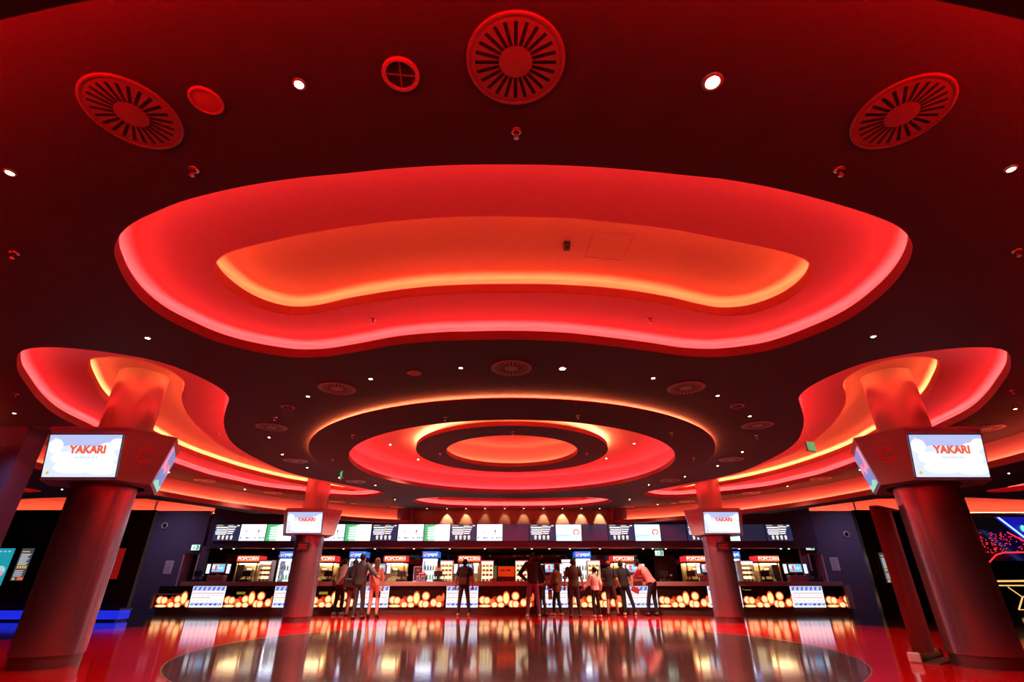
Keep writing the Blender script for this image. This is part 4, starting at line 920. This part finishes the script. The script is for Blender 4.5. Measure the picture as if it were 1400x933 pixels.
def person(px, py, H, yaw, label, top, bottom, shoes, hair, arms, feet=((-.11, 0), (.11, 0)), lean=(0, 0), head=(0, 0), hyaw=0., skin=None, build=1.0, longhair=0, ponytail=False, cap=None, heels=False, bend=0., group=None):
    """top = (material, sleeve reach 0..2, hem, looseness); bottom = (material, leg reach); arms: world offsets (elbow, wrist) for left and right"""
    X, Y = U(px, py, 0); k = H / 1.75; R = Matrix.Rotation(yaw, 3, 'Z'); Ri = R.inverted(); skin = skin or M_SKIN
    root = empty('person', (X, Y, 0), yaw, label, 'person', group)
    loc = lambda w: Ri @ Vector(w)                                    # world offset -> local
    hz = .03 if heels else 0.
    ln = loc((*lean, 0)); up = 1.44 * k
    hipc = Vector((0, 0, .93 * k + hz * .6)); 
    if bend: hipc -= loc((lean[0] * .35, lean[1] * .35, 0))
    neck = hipc + Vector((ln.x, ln.y, .56 * k - bend)); chest = hipc.lerp(neck, .66); waist = hipc.lerp(neck, .28)
    hd = neck + Vector((ln.x * .25, ln.y * .25, .145 * k)) + loc((*head, 0))
    segs = []; mb = MB()
    def seg(lb, a, b, ra, rb): segs.append((lb, Vector(a), Vector(b), (ra + rb) / 2)); capsule(mb, a, b, ra, rb)
    # torso: stacked ellipses
    ax = (neck - hipc).normalized(); sx = Vector((1, 0, 0)); sy = ax.cross(sx).normalized()
    sec = [(hipc - ax * .10 * k, .075, .065), (hipc - ax * .06 * k, .150, .105), (hipc, .172, .120), (waist, .140, .100), (hipc.lerp(neck, .5), .150, .108), (chest, .172, .116), (hipc.lerp(neck, .86), .178, .098), (hipc.lerp(neck, .96), .110, .075), (neck + ax * .03 * k, .055, .055)]
    rings = []
    for c, rx, ry in sec: rings.append([c + sx * rx * k * build * cos(2 * pi * i / 20) + sy * ry * k * build * sin(2 * pi * i / 20) for i in range(20)])
    mb.loft(rings, M_SKIN); mb.add(rings[0], [tuple(range(20))[::-1]], M_SKIN); mb.add(rings[-1], [tuple(range(20))], M_SKIN)
    segs.append(('torso', hipc - ax * .06 * k, hipc.lerp(neck, .95), .125 * k * build)); 
    seg('neck', neck - ax * .02, hd - Vector((0, 0, .05 * k)), .056 * k, .052 * k)
    # head with jaw, nose, brow and ears
    Rh = Matrix.Rotation(hyaw - yaw if False else hyaw, 3, 'Z'); H_ = lambda x, y, z: hd + Rh @ Vector((x * k, y * k, z * k))
    mb.ell(H_(0, -.008, .02), .076 * k, .095 * k, .098 * k, M_SKIN, 16, 12); mb.ell(H_(0, .030, -.055), .052 * k, .058 * k, .062 * k, M_SKIN, 12, 8)
    mb.ell(H_(0, .094, -.022), .012 * k, .018 * k, .022 * k, M_SKIN, 8, 6); mb.ell(H_(0, .070, .022), .048 * k, .020 * k, .014 * k, M_SKIN, 8, 6); mb.ell(H_(0, .078, -.088), .024 * k, .014 * k, .014 * k, M_SKIN, 8, 6)
    for s in (-1, 1): mb.ell(H_(s * .078, -.004, -.012), .011 * k, .022 * k, .032 * k, M_SKIN, 8, 6)
    segs.append(('head', H_(0, 0, -.06), H_(0, 0, .03), .085 * k))
    # legs
    for s, ft in zip((-1, 1), feet):
        hp = hipc + Vector((s * .085 * k * build, 0, -.03 * k)); f = loc((ft[0], ft[1], 0)); an = Vector((f.x, f.y, .085 * k + hz * 1.6)); kn = hp.lerp(an, .5) + Vector((s * .005, .035 * k, .015 * k))
        seg('thigh', hp, kn, .088 * k * build, .056 * k * build); seg('shin', kn, kn.lerp(an, .35), .055 * k, .057 * k * build); segs[-1] = ('shin', kn, an, .045 * k)
        capsule(mb, kn.lerp(an, .35), an, .055 * k * build, .036 * k)
        toe = Vector((f.x + s * .02, f.y + .135 * k, .028)); heel = Vector((f.x, f.y - .045 * k, .032 + hz * 1.6))
        seg('foot', an - Vector((0, 0, .03 * k)), toe.lerp(heel, .35) + Vector((0, 0, .012)), .037 * k, .036 * k); seg('foot', heel, toe, .032 * k, .026)
        if heels: seg('foot', heel, (heel.x, heel.y - .01, .012), .022, .011)
    # arms and hands
    for s, (el, wr) in zip((-1, 1), arms):
        sh = hipc.lerp(neck, .89) + Vector((s * .178 * k * build, 0, 0)); e = loc(el); w = loc(wr)
        seg('uarm', sh, e, .052 * k * build, .040 * k); seg('farm', e, w, .040 * k, .027 * k)
        d = (w - e).normalized(); palm = w + d * .055 * k; side = d.cross(Vector((0, 1, .2))).normalized(); nrm = side.cross(d).normalized()
        seg('hand', w, palm, .026 * k, .030 * k); mb.ell(palm + side * .016 * k, .020 * k, .020 * k, .024 * k, M_SKIN, 8, 6); mb.ell(palm - side * .016 * k, .020 * k, .020 * k, .024 * k, M_SKIN, 8, 6)
        for q, L in enumerate((.070, .078, .074, .058)):
            b0 = palm + d * .022 * k + side * (q - 1.5) * .019 * k; b1 = b0 + (d * .55 + nrm * .12) * L * k * .6; b2 = b1 + (d * .45 + nrm * .4) * L * k * .55
            capsule(mb, b0, b1, .0105 * k, .0098 * k, 6); capsule(mb, b1, b2, .0098 * k, .0085 * k, 6)
        t0 = w + d * .03 * k - side * .024 * k; t1 = t0 + (d * .6 - side * .8 + nrm * .2).normalized() * .042 * k; t2 = t1 + (d * .9 - side * .2 + nrm * .3).normalized() * .032 * k
        capsule(mb, t0, t1, .0125 * k, .011 * k, 6); capsule(mb, t1, t2, .011 * k, .009 * k, 6)
        segs.append(('hand', palm, palm + d * .12 * k, .03 * k))
    me = remesh(mb, .0105); me.name = 'person_body'; me.materials.clear(); me.materials.append(skin)
    body = bpy.data.objects.new('body', me); COL.objects.link(body); body.parent = root
    # which limb every face belongs to
    nf = len(me.polygons); nv = len(me.vertices)
    C = np.empty(nf * 3); me.polygons.foreach_get('center', C); C = C.reshape(-1, 3)
    co = np.empty(nv * 3); me.vertices.foreach_get('co', co); co = co.reshape(-1, 3)
    no = np.empty(nv * 3); me.vertices.foreach_get('normal', no); no = no.reshape(-1, 3)
    best = np.full(nf, 1e9); lab = np.empty(nf, dtype=object); tt = np.zeros(nf)
    for lb, a, b, r in segs:
        A = np.array(a); D = np.array(b - a); t = np.clip(((C - A) @ D) / max(D @ D, 1e-9), 0, 1); dist = np.linalg.norm(C - (A + t[:, None] * D), axis=1) - r
        m = dist < best; best[m] = dist[m]; lab[m] = lb; tt[m] = t[m]
    polys = [tuple(p.vertices) for p in me.polygons]
    def garment(name, mask, off, m, drop=0.):
        idx = np.nonzero(mask)[0]
        if len(idx) == 0: return None
        used = sorted({v for i in idx for v in polys[i]}); mp = {v: j for j, v in enumerate(used)}
        P = co[used] + no[used] * off
        g = MB(); g.add([tuple(p) for p in P], [tuple(mp[v] for v in polys[i]) for i in idx], m, True)
        o = g.build(name, root); sd = o.modifiers.new('edge', 'SOLIDIFY'); sd.thickness = .006; sd.offset = -1; return o
    tm, sleeve, hem, loose = top; bm_, leg = bottom
    is_ = lambda *l: np.isin(lab, l)
    up_ = (is_('torso') & (tt > hem))
    if sleeve > 0: up_ |= is_('uarm') & (tt < min(1, sleeve) + .001)
    if sleeve > 1: up_ |= is_('farm') & (tt < (sleeve - 1) * .95)
    if hem < 0: up_ |= is_('torso') | (is_('thigh') & (tt < -hem))
    lo_ = (is_('torso') & (tt < .20)) | (is_('thigh') & (tt < max(.05, min(1, leg)) + (.001 if leg >= 1 else 0)))
    if leg > 1: lo_ |= is_('shin') & (tt < (leg - 1) * .97)
    garment('trousers' if leg > 1 else 'shorts', lo_, .010, bm_); garment('top', up_, .014 + loose, tm)
    mf = is_('foot')
    ctr = C[:, 0] if True else None
    fl = loc((feet[0][0], feet[0][1], 0)); fr_ = loc((feet[1][0], feet[1][1], 0))
    dl = (C[:, 0] - fl.x) ** 2 + (C[:, 1] - fl.y) ** 2; dr = (C[:, 0] - fr_.x) ** 2 + (C[:, 1] - fr_.y) ** 2
    garment('shoe', mf & (dl <= dr), .007, shoes); garment('shoe', mf & (dl > dr), .007, shoes)
    hl = (C - np.array(hd)) @ np.array(Rh) / k
    hm = is_('head') & (((hl[:, 2] > .060) & (hl[:, 1] < .075)) | ((hl[:, 1] < .0) & (hl[:, 2] > -.05) & (np.abs(hl[:, 0]) < .085)) | ((hl[:, 1] < .02) & (hl[:, 2] > .01)) | ((hl[:, 1] < -.04) & (hl[:, 2] > -.085)))
    hmat = HAIR[hair]
    if cap:
        garment('hair', hm & (hl[:, 2] < .03), .008, hmat); garment('cap', is_('head') & (hl[:, 2] > .025), .014, cap)
        b = MB(); b.ell(H_(0, .105, .040), .062 * k, .055 * k, .010, cap, 14, 6).build('cap_peak', root)
    else: garment('hair', hm, .014, hmat)
    if longhair or ponytail:
        h = MB()
        if longhair:
            for q, (w_, dp) in enumerate(((.075, .05), (.085, .05), (.092, .045), (.088, .04), (.06, .03))): h.ell(H_(.004 * (q % 2), -.062 - .010 * q, .02 - longhair * q / 4), w_ * k, dp * k, longhair / 4 * k * .8 + .03, hmat, 14, 8)
            h.ell(H_(.05, -.02, -.05), .035 * k, .05 * k, .10 * k, hmat, 10, 8); h.ell(H_(-.05, -.02, -.05), .035 * k, .05 * k, .10 * k, hmat, 10, 8)
        else:
            h.ell(H_(0, -.11, .05), .028 * k, .03 * k, .028 * k, hmat); pts = [(0, -.12, .05), (0, -.165, -.01), (0, -.16, -.12), (0, -.145, -.22)]
            for a, b, r0, r1 in zip(pts, pts[1:], (.026, .034, .030), (.034, .030, .012)): capsule(h, H_(*a), H_(*b), r0 * k, r1 * k)
        me2 = remesh(h, .012); me2.materials.clear(); me2.materials.append(hmat); me2.name = 'long_hair'
        ho = bpy.data.objects.new('ponytail' if ponytail else 'long_hair', me2); COL.objects.link(ho); ho.parent = root
    f = MB()
    for s in (-1, 1): f.ell(H_(s * .030, .078, -.002), .012 * k, .009 * k, .008 * k, M_EYE, 8, 6)
    f.build('eyes', root)
    MB().ell(H_(0, .086, -.066), .022 * k, .006 * k, .006 * k, M_LIPS, 8, 6).build('mouth', root)
    return root
down = lambda s, k=1.0, o=.0: ((s * (.25 + o), -.02, 1.14 * k), (s * (.27 + o), .06, .89 * k))
person(460, 841.3, 1.75, radians(-25), 'man in a pale pink T-shirt and dark jeans leaning on the counter', (C_PINKTEE, .62, .06, .012), (C_JEAN, 2), C_WSHOE, 'dark', (((-.10, .22, 1.14), (.12, .38, 1.09)), ((.24, .16, 1.14), (.32, .36, 1.09))), ((-.10, -.06), (.10, .10)), lean=(.05, .05), hyaw=radians(-20))
person(477.5, 842.5, 1.70, radians(-15), 'person in a navy jacket and wine trousers, half hidden behind the embracing couple', (C_NAVY, 2, -.05, .025), (C_WINE, 2), C_BSHOE, 'dark', (down(-1, .97), down(1, .97)), ((-.11, .0), (.12, .06)))
person(486.5, 847, 1.79, radians(-8), 'man in a charcoal long-sleeved shirt with one arm around the woman in rose trousers', (C_GREY, 2, .04, .014), (C_GREY, 2), C_BSHOE, 'black', (((-.27, .02, 1.16), (-.24, .16, .93)), ((.37, -.16, 1.28), (.56, -.25, 1.16))), ((-.08, -.05), (.13, .10)), hyaw=radians(-25), skin=M_SKIN2)
person(508, 846.3, 1.66, radians(-5), 'woman with long brown hair, bare arms and rose trousers, embraced by the man', (C_ROSE, .08, .05, .008), (C_ROSE, 2), C_BSHOE, 'brown', (((-.30, -.18, 1.14), (-.44, -.27, .99)), ((.23, .02, 1.09), (.22, .05, .85))), ((-.12, 0), (.13, .0)), longhair=.42, heels=True, build=.92, hyaw=radians(20))
person(633, 842.6, 1.70, 0, 'person in black T-shirt and black trousers with a backpack, standing alone', (C_BLACK, .7, .04, .012), (C_JEAN, 2), C_BEIGE, 'black', (down(-1, .97, .02), down(1, .97, .02)), ((-.17, 0), (.19, 0)), skin=M_SKIN2)
person(729, 843.8, 1.88, radians(6), 'tall man in a black pullover and mauve trousers with pale shoes', (C_BLACK, 2, .05, .012), (C_MAUVE, 2), C_WSHOE, 'dark', (((-.42, -.05, 1.24), (-.22, .10, 1.06)), ((.36, .02, 1.22), (.33, .12, .98))), ((-.17, 0), (.20, -.02)), hyaw=radians(0))
person(742, 842.6, 1.52, radians(65), 'woman in dark clothes half hidden behind the tall man, facing sideways', (C_BLACK, .6, .05, .012), (C_JEAN, 2), C_BSHOE, 'black', (((-.12, .18, .98), (-.22, .20, 1.10)), ((.06, -.20, .98), (-.12, -.24, .90))), ((-.06, .06), (.12, -.06)), hyaw=radians(25), longhair=.20, build=.92)
person(762.5, 842, 1.57, radians(72), 'woman in an olive hooded jacket and black trousers holding a tan tote bag', (C_OLIVE, 2, -.22, .035), (C_BLACK, 2), C_BEIGE, 'dark', (((-.12, .20, .98), (-.26, .12, .84)), ((-.02, -.24, .98), (-.24, -.12, .84))), ((-.12, .05), (.13, -.05)), longhair=.16, hyaw=radians(0))
person(786.5, 845, 1.68, radians(2), 'man in a dark olive T-shirt and black trousers holding the girl by the hand', (C_DOLIVE, .75, .02, .014), (C_JEAN, 2), C_BSHOE, 'dark', (down(-1, .96, .02), ((.26, -.02, 1.10), (.31, .02, .86))), ((-.12, 0), (.16, .04)), skin=M_SKIN2)
person(816, 844.6, 1.43, radians(28), 'girl in a pale knit sweater with a black ponytail, reaching to the man', (C_PALE, 1.9, .10, .018), (C_BLACK, 2), C_WSHOE, 'black', (((-.26, -.05, .92), (-.40, -.06, .80)), ((.19, .02, .93), (.17, .10, .74))), ((-.06, .0), (.13, .04)), ponytail=True, build=.88, hyaw=radians(30))
person(837, 842, 1.66, radians(-30), 'man in a red cap, black T-shirt and knee shorts', (C_BLACK, .75, .0, .016), (C_SHORT, .98), C_BSHOE, 'dark', (((-.22, .14, 1.08), (-.08, .28, 1.10)), ((.22, -.14, 1.08), (.30, -.06, .92))), ((-.12, 0), (.22, .06)), cap=C_CAP)
person(857, 841.6, 1.67, radians(-6), 'man in black T-shirt and slim trousers, legs apart, holding a red folder', (C_BLACK, .75, .03, .014), (C_BLACK, 2), C_WSHOE, 'dark', (((-.27, .02, 1.10), (-.24, .16, .90)), ((.27, -.06, 1.14), (.27, -.10, .92))), ((-.05, 0), (.30, -.03)), lean=(-.06, .02))
person(892, 842.3, 1.80, radians(48), 'man in a pink shirt and black trousers bending over the counter', (C_SHIRT, 1.5, .10, .016), (C_BLACK, 2), C_BSHOE, 'black', (((-.36, .26, 1.18), (-.40, .50, 1.12)), ((-.08, -.06, 1.12), (-.26, .20, 1.12))), ((-.12, .0), (.16, -.02)), lean=(-.31, .08), bend=.08, head=(-.06, .02))
# ------------------------------------------------------------------ what they carry
def at(px, y, Y): return V(px, y, Y)
M_LEA = mat('black_leather', (.014, .012, .012), .35); M_TOTE = mat('tan_canvas', (.42, .17, .06), .8); M_FOLD = mat('red_folder', (.42, .03, .05), .5)
Yw = U(508, 846.3, 0)[1]
p = at(515, 811, Yw + .0); o = empty('handbag', (p.x, Yw + .02, p.z), 0, 'small black handbag hanging from the long-haired woman\'s right hand', 'handbag')
MB().box(-.11, .11, -.05, .05, -.13, .06, M_LEA, .025).build('body', o); MB().tube([(-.07, 0, .05), (-.05, 0, .16), (0, 0, .19), (.05, 0, .16), (.07, 0, .05)], .008, M_LEA).build('handle', o)
Ym = U(486.5, 847, 0)[1]
p = at(480.5, 797, Ym); o = empty('shoulder_bag', (p.x - .06, Ym - .14, p.z), radians(10), 'black shoulder bag on a strap against the charcoal shirt man\'s left hip', 'bag')
MB().box(-.13, .13, -.05, .05, -.13, .12, M_LEA, .03).build('body', o); MB().tube([(-.08, .03, .10), (-.02, -.01, .30), (.12, -.0, .50), (.24, .10, .60)], .012, M_LEA).build('strap', o)
Yb = U(633, 842.6, 0)[1]; xb = U(633, 842.6, 0)[0]
o = empty('backpack', (xb, Yb - .265, 1.12), 0, 'small black and tan backpack on the back of the person standing alone', 'backpack')
MB().box(-.16, .16, -.08, .07, -.24, .20, C_BLACK, .05).build('body', o); MB().box(-.11, .11, -.11, -.06, -.20, .02, mat('backpack_brown', (.09, .05, .025), .7), .02).build('pocket', o)
for s in (-1, 1): MB().tube([(s * .10, .06, .18), (s * .12, .14, .35), (s * .125, .27, .39), (s * .13, .40, .28), (s * .135, .42, .08)], .014, C_BLACK).build('strap', o)
Yt = U(762.5, 842, 0)[1]; p = at(755, 812, Yt); o = empty('tote_bag', (p.x - .07, Yt - .02, p.z), radians(70), 'tan tote bag hanging from the hand of the woman in olive', 'bag')
MB().box(-.13, .13, -.04, .04, -.18, .12, M_TOTE, .02).build('body', o); MB().tube([(-.06, 0, .11), (-.04, 0, .22), (.04, 0, .22), (.06, 0, .11)], .008, M_TOTE).build('handle', o)
Yf = U(857, 841.6, 0)[1]; p = at(868, 807, Yf); o = empty('folder', (p.x, Yf - .10, p.z), 0, 'red folder held low by the man with legs apart', 'folder')
fm = MB(); fm.X = Matrix.Rotation(radians(25), 4, 'Y'); fm.box(-.13, .13, -.008, .008, -.085, .085, M_FOLD, .003).build('cover', o)
fm = MB(); fm.X = Matrix.Rotation(radians(25), 4, 'Y'); fm.box(-.122, .127, -.005, .005, -.088, .078, M_WHITE).build('pages', o)
# ================================================================== BANNER, SIDE WALLS, ARCADE
o = empty('roll_up_banner', (5.66, 7.98, 0), atan2(.60, .80), 'tall red-brown roll-up banner seen almost edge-on beside the large right column', 'banner')
M_BAN = mat('banner_red', (.36, .04, .05), .45); M_BAN2 = mat('banner_back', (.20, .06, .10), .5)
MB().cyl((-.43, 0, .06), (.43, 0, .06), .055, .055, mat('banner_base_bronze', (.40, .17, .09), .35, metal=.5), 20).build('base', o)
for s in (-1, 1): MB().box(s * .435 - .012, s * .435 + .012, -.075, .075, .0, .125, mat('end_cap_pink', (.6, .38, .45), .4), .02).build('end_cap', o)
MB().box(-.425, .425, -.26, .0, .0, .018, M_DSTEEL).build('foot', o)
m = MB(); n = 14; a = []; b = []
for i in range(n + 1):
    u = -.42 + .84 * i / n; c = .055 * (1 - (u / .42) ** 2); a.append((u, -c, .10)); b.append((u, -c * 1.6, 1.98))
m.loft([a, b], M_BAN, closed=False).loft([[(x, y + .004, z) for x, y, z in a], [(x, y + .004, z) for x, y, z in b]], M_BAN2, closed=False)
m.build('banner_sheet', o)
MB().cyl((0, .03, .08), (0, -.07, 1.98), .012, .010, M_STEEL).build('pole', o); MB().box(-.425, .425, -.10, -.02, 1.965, 1.985, M_DSTEEL).build('top_rail', o)

# portrait screens on the left wall and one on the right
D_TEAL = glow('poster_teal', (.02, .42, .55), .75); D_PALE = glow('poster_pale', (.45, .80, .85), .8); D_INK = glow('poster_slate', (.10, .11, .15), .55); D_TXT = glow('poster_text', (.75, .75, .78), .8); D_GOLD = glow('poster_gold', (.95, .55, .12), .8); D_DRED = glow('poster_red_reflection', (.5, .01, .01), .45)
def poster(px0, px1, y0, y1, Y, style, label):
    a, b = V(px0, y0, Y), V(px1, y1, Y); p = V((px0 + px1) / 2, (y0 + y1) / 2, Y); h = a.z - b.z; w = V((px1), (y0 + y1) / 2, Y).x - V(px0, (y0 + y1) / 2, Y).x
    o = empty('poster_screen', (p.x, Y, p.z), 0, label, 'screen', 'portrait screens on the side walls')
    MB().box(-w / 2 - .07, w / 2 + .07, -.05, .02, -h / 2 - .09, h / 2 + .07, M_BLACK, .01).build('frame', o)
    m = MB(); fr = FRONT(0, -.053, 0); A, B = w / 2, h / 2
    if style == 'teal':
        m.quad(fr, -A, -B, A, B, 0, D_TEAL).disc(fr, .1 * w, -.1 * h, .3 * w, .13 * h, .001, D_PALE).disc(fr, .2 * w, -.18 * h, .15 * w, .07 * h, .002, S_PINK)
        for q in range(3): m.quad(fr, (-.35 + .25 * q) * w, .40 * h, (-.2 + .25 * q) * w, .43 * h, .001, D_PALE)
    elif style == 'text':
        m.quad(fr, -A, -B, A, B, 0, D_INK)
        for q in range(8): m.quad(fr, -.4 * w, (.30 - .045 * q) * h, (.38 - .1 * (q % 3)) * w, (.325 - .045 * q) * h, .001, D_TXT)
        for q in range(4): m.quad(fr, (-.36 + .2 * q) * w, -.13 * h, (-.22 + .2 * q) * w, -.04 * h, .001, D_GOLD)
        for q in range(6): m.quad(fr, -.4 * w, (-.20 - .035 * q) * h, (.3 - .08 * (q % 2)) * w, (-.185 - .035 * q) * h, .001, D_TXT)
        m.quad(fr, -.4 * w, .38 * h, .2 * w, .41 * h, .001, D_GOLD).quad(fr, .0, -.48 * h, .45 * w, -.40 * h, .001, S_ORNG).quad(fr, -.38 * w, -.48 * h, -.2 * w, -.41 * h, .001, D_GOLD)
    else:
        m.quad(fr, -A, -B, A, B, 0, D_DRED)  # red reflection on the dark screen, painted as an even dim glow
    m.build('display', o)
poster(-11, 13.5, 750, 801, 16.42, 'teal', 'teal portrait screen on the left wall at the edge of the view')
poster(24.5, 41.5, 750, 794, 16.42, 'text', 'slate portrait screen with white text left of the large left column')
poster(157, 168, 750, 792, 16.42, 'red', 'dark portrait frame with painted red reflection right of the large left column')
poster(1205, 1222, 756, 797, 16.42, 'text', 'portrait screen with white text peeking out beside the roll-up banner')
# blue lit bench along the left wall
B_BLUE = glow('bench_blue', (.015, .03, .85), .75)
o = empty('bench', (-13.3, 16.1, 0), 0, 'long low bench glowing blue along the left wall', 'bench')
MB().box(-3.2, 2.25, -.22, .25, .05, .27, mat('bench_blue_acrylic', (.02, .02, .3), .2, emit=(.015, .03, .9), power=.8)).build('base', o); MB().box(-3.22, 2.27, -.25, .28, .27, .32, mat('bench_seat_violet', (.05, .03, .25), .3)).build('seat', o); MB().box(-3.1, 2.15, -.15, .2, 0, .05, M_BLKPL).build('plinth', o)
# notices and round wall rings on the wing walls
def on_wall(px, y): p = V(px, y, YB + .09); return (p.x, YB + .088, p.z)
for px, y, lb in ((230.5, 776, 'pale notice sheet on the wing wall left of the counter'), (1141.5, 771.5, 'pale notice sheet on the wing wall right of the counter')):
    o = empty('notice_sheet', on_wall(px, y), 0, lb, 'notice'); MB().box(-.15, .15, -.008, 0, -.22, .22, mat('notice_paper', (.80, .68, .76), .7)).build('sheet', o)
    q = MB(); fr = FRONT(0, -.010, 0)
    for i in range(7): q.quad(fr, -.11, .14 - .05 * i, .11 - .03 * (i % 3), .155 - .05 * i, 0, mat('notice_ink', (.35, .28, .33), .7))
    q.build('print', o)
for px, y, lb in ((225.5, 719, 'small pale ring fitting on the left wing wall'), (1157, 731, 'small pale ring fitting on the right wing wall')):
    o = empty('wall_speaker', on_wall(px, y), 0, lb, 'speaker'); m = MB(); m.X = Matrix.Rotation(pi / 2, 4, 'X'); m.lathe([(.11, 0), (.11, .03), (.085, .035), (.08, .01)], 28, M_WHITE).build('ring', o)
    m = MB(); m.X = Matrix.Rotation(pi / 2, 4, 'X'); m.lathe([(.08, .012), (.001, .012)], 24, M_BLKPL).build('cone', o)
# arcade corner at the far right: blue light bar, red bulb wall, neon outlines, gold rail
YA = 20.0
N_BLU = glow('neon_blue', (.12, .22, 1.0), 5); N_BLU2 = glow('blue_panel', (.01, .01, .55), .7); N_RED = glow('neon_red', (1, .02, .03), 2.2); N_GLD = glow('neon_gold', (1, .50, .14), 1.3); N_TEA = glow('neon_teal', (.15, 1, .5), 1.5)
q = lambda x, y, Y=YA: V(x, y, Y)
o = empty('arcade_light_panel', tuple(q(1390, 730)), 0, 'blue triangular light panel with bright edge in the arcade corner', 'light'); O = q(1390, 730)  # light panel meant as wall-mounted
L = lambda x, y, Y=YA: tuple(q(x, y, Y) - O)
m = MB(); t = [L(1361, 705), L(1475, 705), L(1475, 792)]; m.add(t + [(p[0], p[1] + .15, p[2]) for p in t], [(0, 2, 1), (3, 4, 5), (0, 1, 4, 3), (1, 2, 5, 4), (2, 0, 3, 5)], N_BLU2).build('panel', o)
MB().cyl(L(1361, 705, YA - .02), L(1475, 792, YA - .02), .03, .03, N_BLU).build('edge_light', o); MB().ell(L(1399, 723, YA - .05), .09, .05, .12, N_TEA).build('lamp', o)
o = empty('bulb_wall', tuple(q(1375, 742, 20.6)), 0, 'dark panel dotted with many tiny red lamps in the arcade corner', 'light panel'); O = q(1375, 742, 20.6)
MB().box(-1.3, 2.5, .02, .08, -.65, .45, M_BLACK).build('panel', o)
m = MB(); r = random.Random(11)
for i in range(260):
    x, z = r.uniform(-1.2, 2.4), r.uniform(-.38, .35); m.ell((x, 0, z), .017, .016, .015, N_RED, 6, 4)
tag(m.build('lamps', o), kind='stuff')
o = empty('neon_frame', tuple(q(1375, 780, 19.5)), 0, 'thin red neon outline in the arcade corner', 'neon light'); O = q(1375, 780, 19.5)
MB().tube([L(1350, 772, 19.5), L(1362, 759, 19.5), L(1372, 756, 19.5), L(1480, 754, 19.5)], .022, N_RED).build('tube', o); MB().tube([L(1377, 728, 19.6), L(1402, 741, 19.6), L(1440, 765, 19.6)], .02, N_RED).build('tube', o)
o = empty('railing', tuple(q(1390, 830, 19.2)), 0, 'gold lit railing with crossed struts in the arcade corner', 'railing'); O = q(1390, 830, 19.2)
MB().tube([L(1364, 795, 19.2), L(1480, 794, 19.2)], .028, N_GLD).build('top_rail', o); MB().tube([L(1366, 801, 19.2), L(1480, 801, 19.2)], .018, N_GLD).build('lower_rail', o)
MB().tube([L(1378, 803, 19.2), L(1398, 817, 19.2)], .016, N_GLD).build('strut', o); MB().tube([L(1398, 817, 19.2), L(1393, 834, 19.2)], .022, N_GLD).build('strut', o); MB().tube([L(1393, 834, 19.2), L(1440, 834, 19.2)], .012, N_GLD).build('strut', o); MB().tube([L(1398, 817, 19.2), L(1425, 803, 19.2)], .016, N_GLD).build('strut', o)
# ================================================================== CAMERA, WORLD, RENDER LOOK
cam = bpy.data.cameras.new('camera'); co = bpy.data.objects.new('camera', cam); COL.objects.link(co)
co.location = (0, 0, HC); co.rotation_euler = (pi / 2 + T, 0, 0)
cam.sensor_fit = 'HORIZONTAL'; cam.sensor_width = 36; cam.lens = 36 * F / 1400; cam.clip_start = .05; cam.clip_end = 200
SC.camera = co
w = bpy.data.worlds.new('world'); SC.world = w; w.use_nodes = True
w.node_tree.nodes['Background'].inputs[0].default_value = (.02, .012, .02, 1); w.node_tree.nodes['Background'].inputs[1].default_value = .15
SC.view_settings.view_transform = 'Standard'; SC.view_settings.look = 'None'; SC.view_settings.gamma = 1; SC.view_settings.exposure = 0
SC.view_settings.use_curve_mapping = False
SC.cycles.use_denoising = True
SC.cycles.max_bounces = 8; SC.cycles.diffuse_bounces = 4; SC.cycles.glossy_bounces = 4; SC.cycles.sample_clamp_indirect = 6; SC.cycles.caustics_reflective = False; SC.cycles.caustics_refractive = False
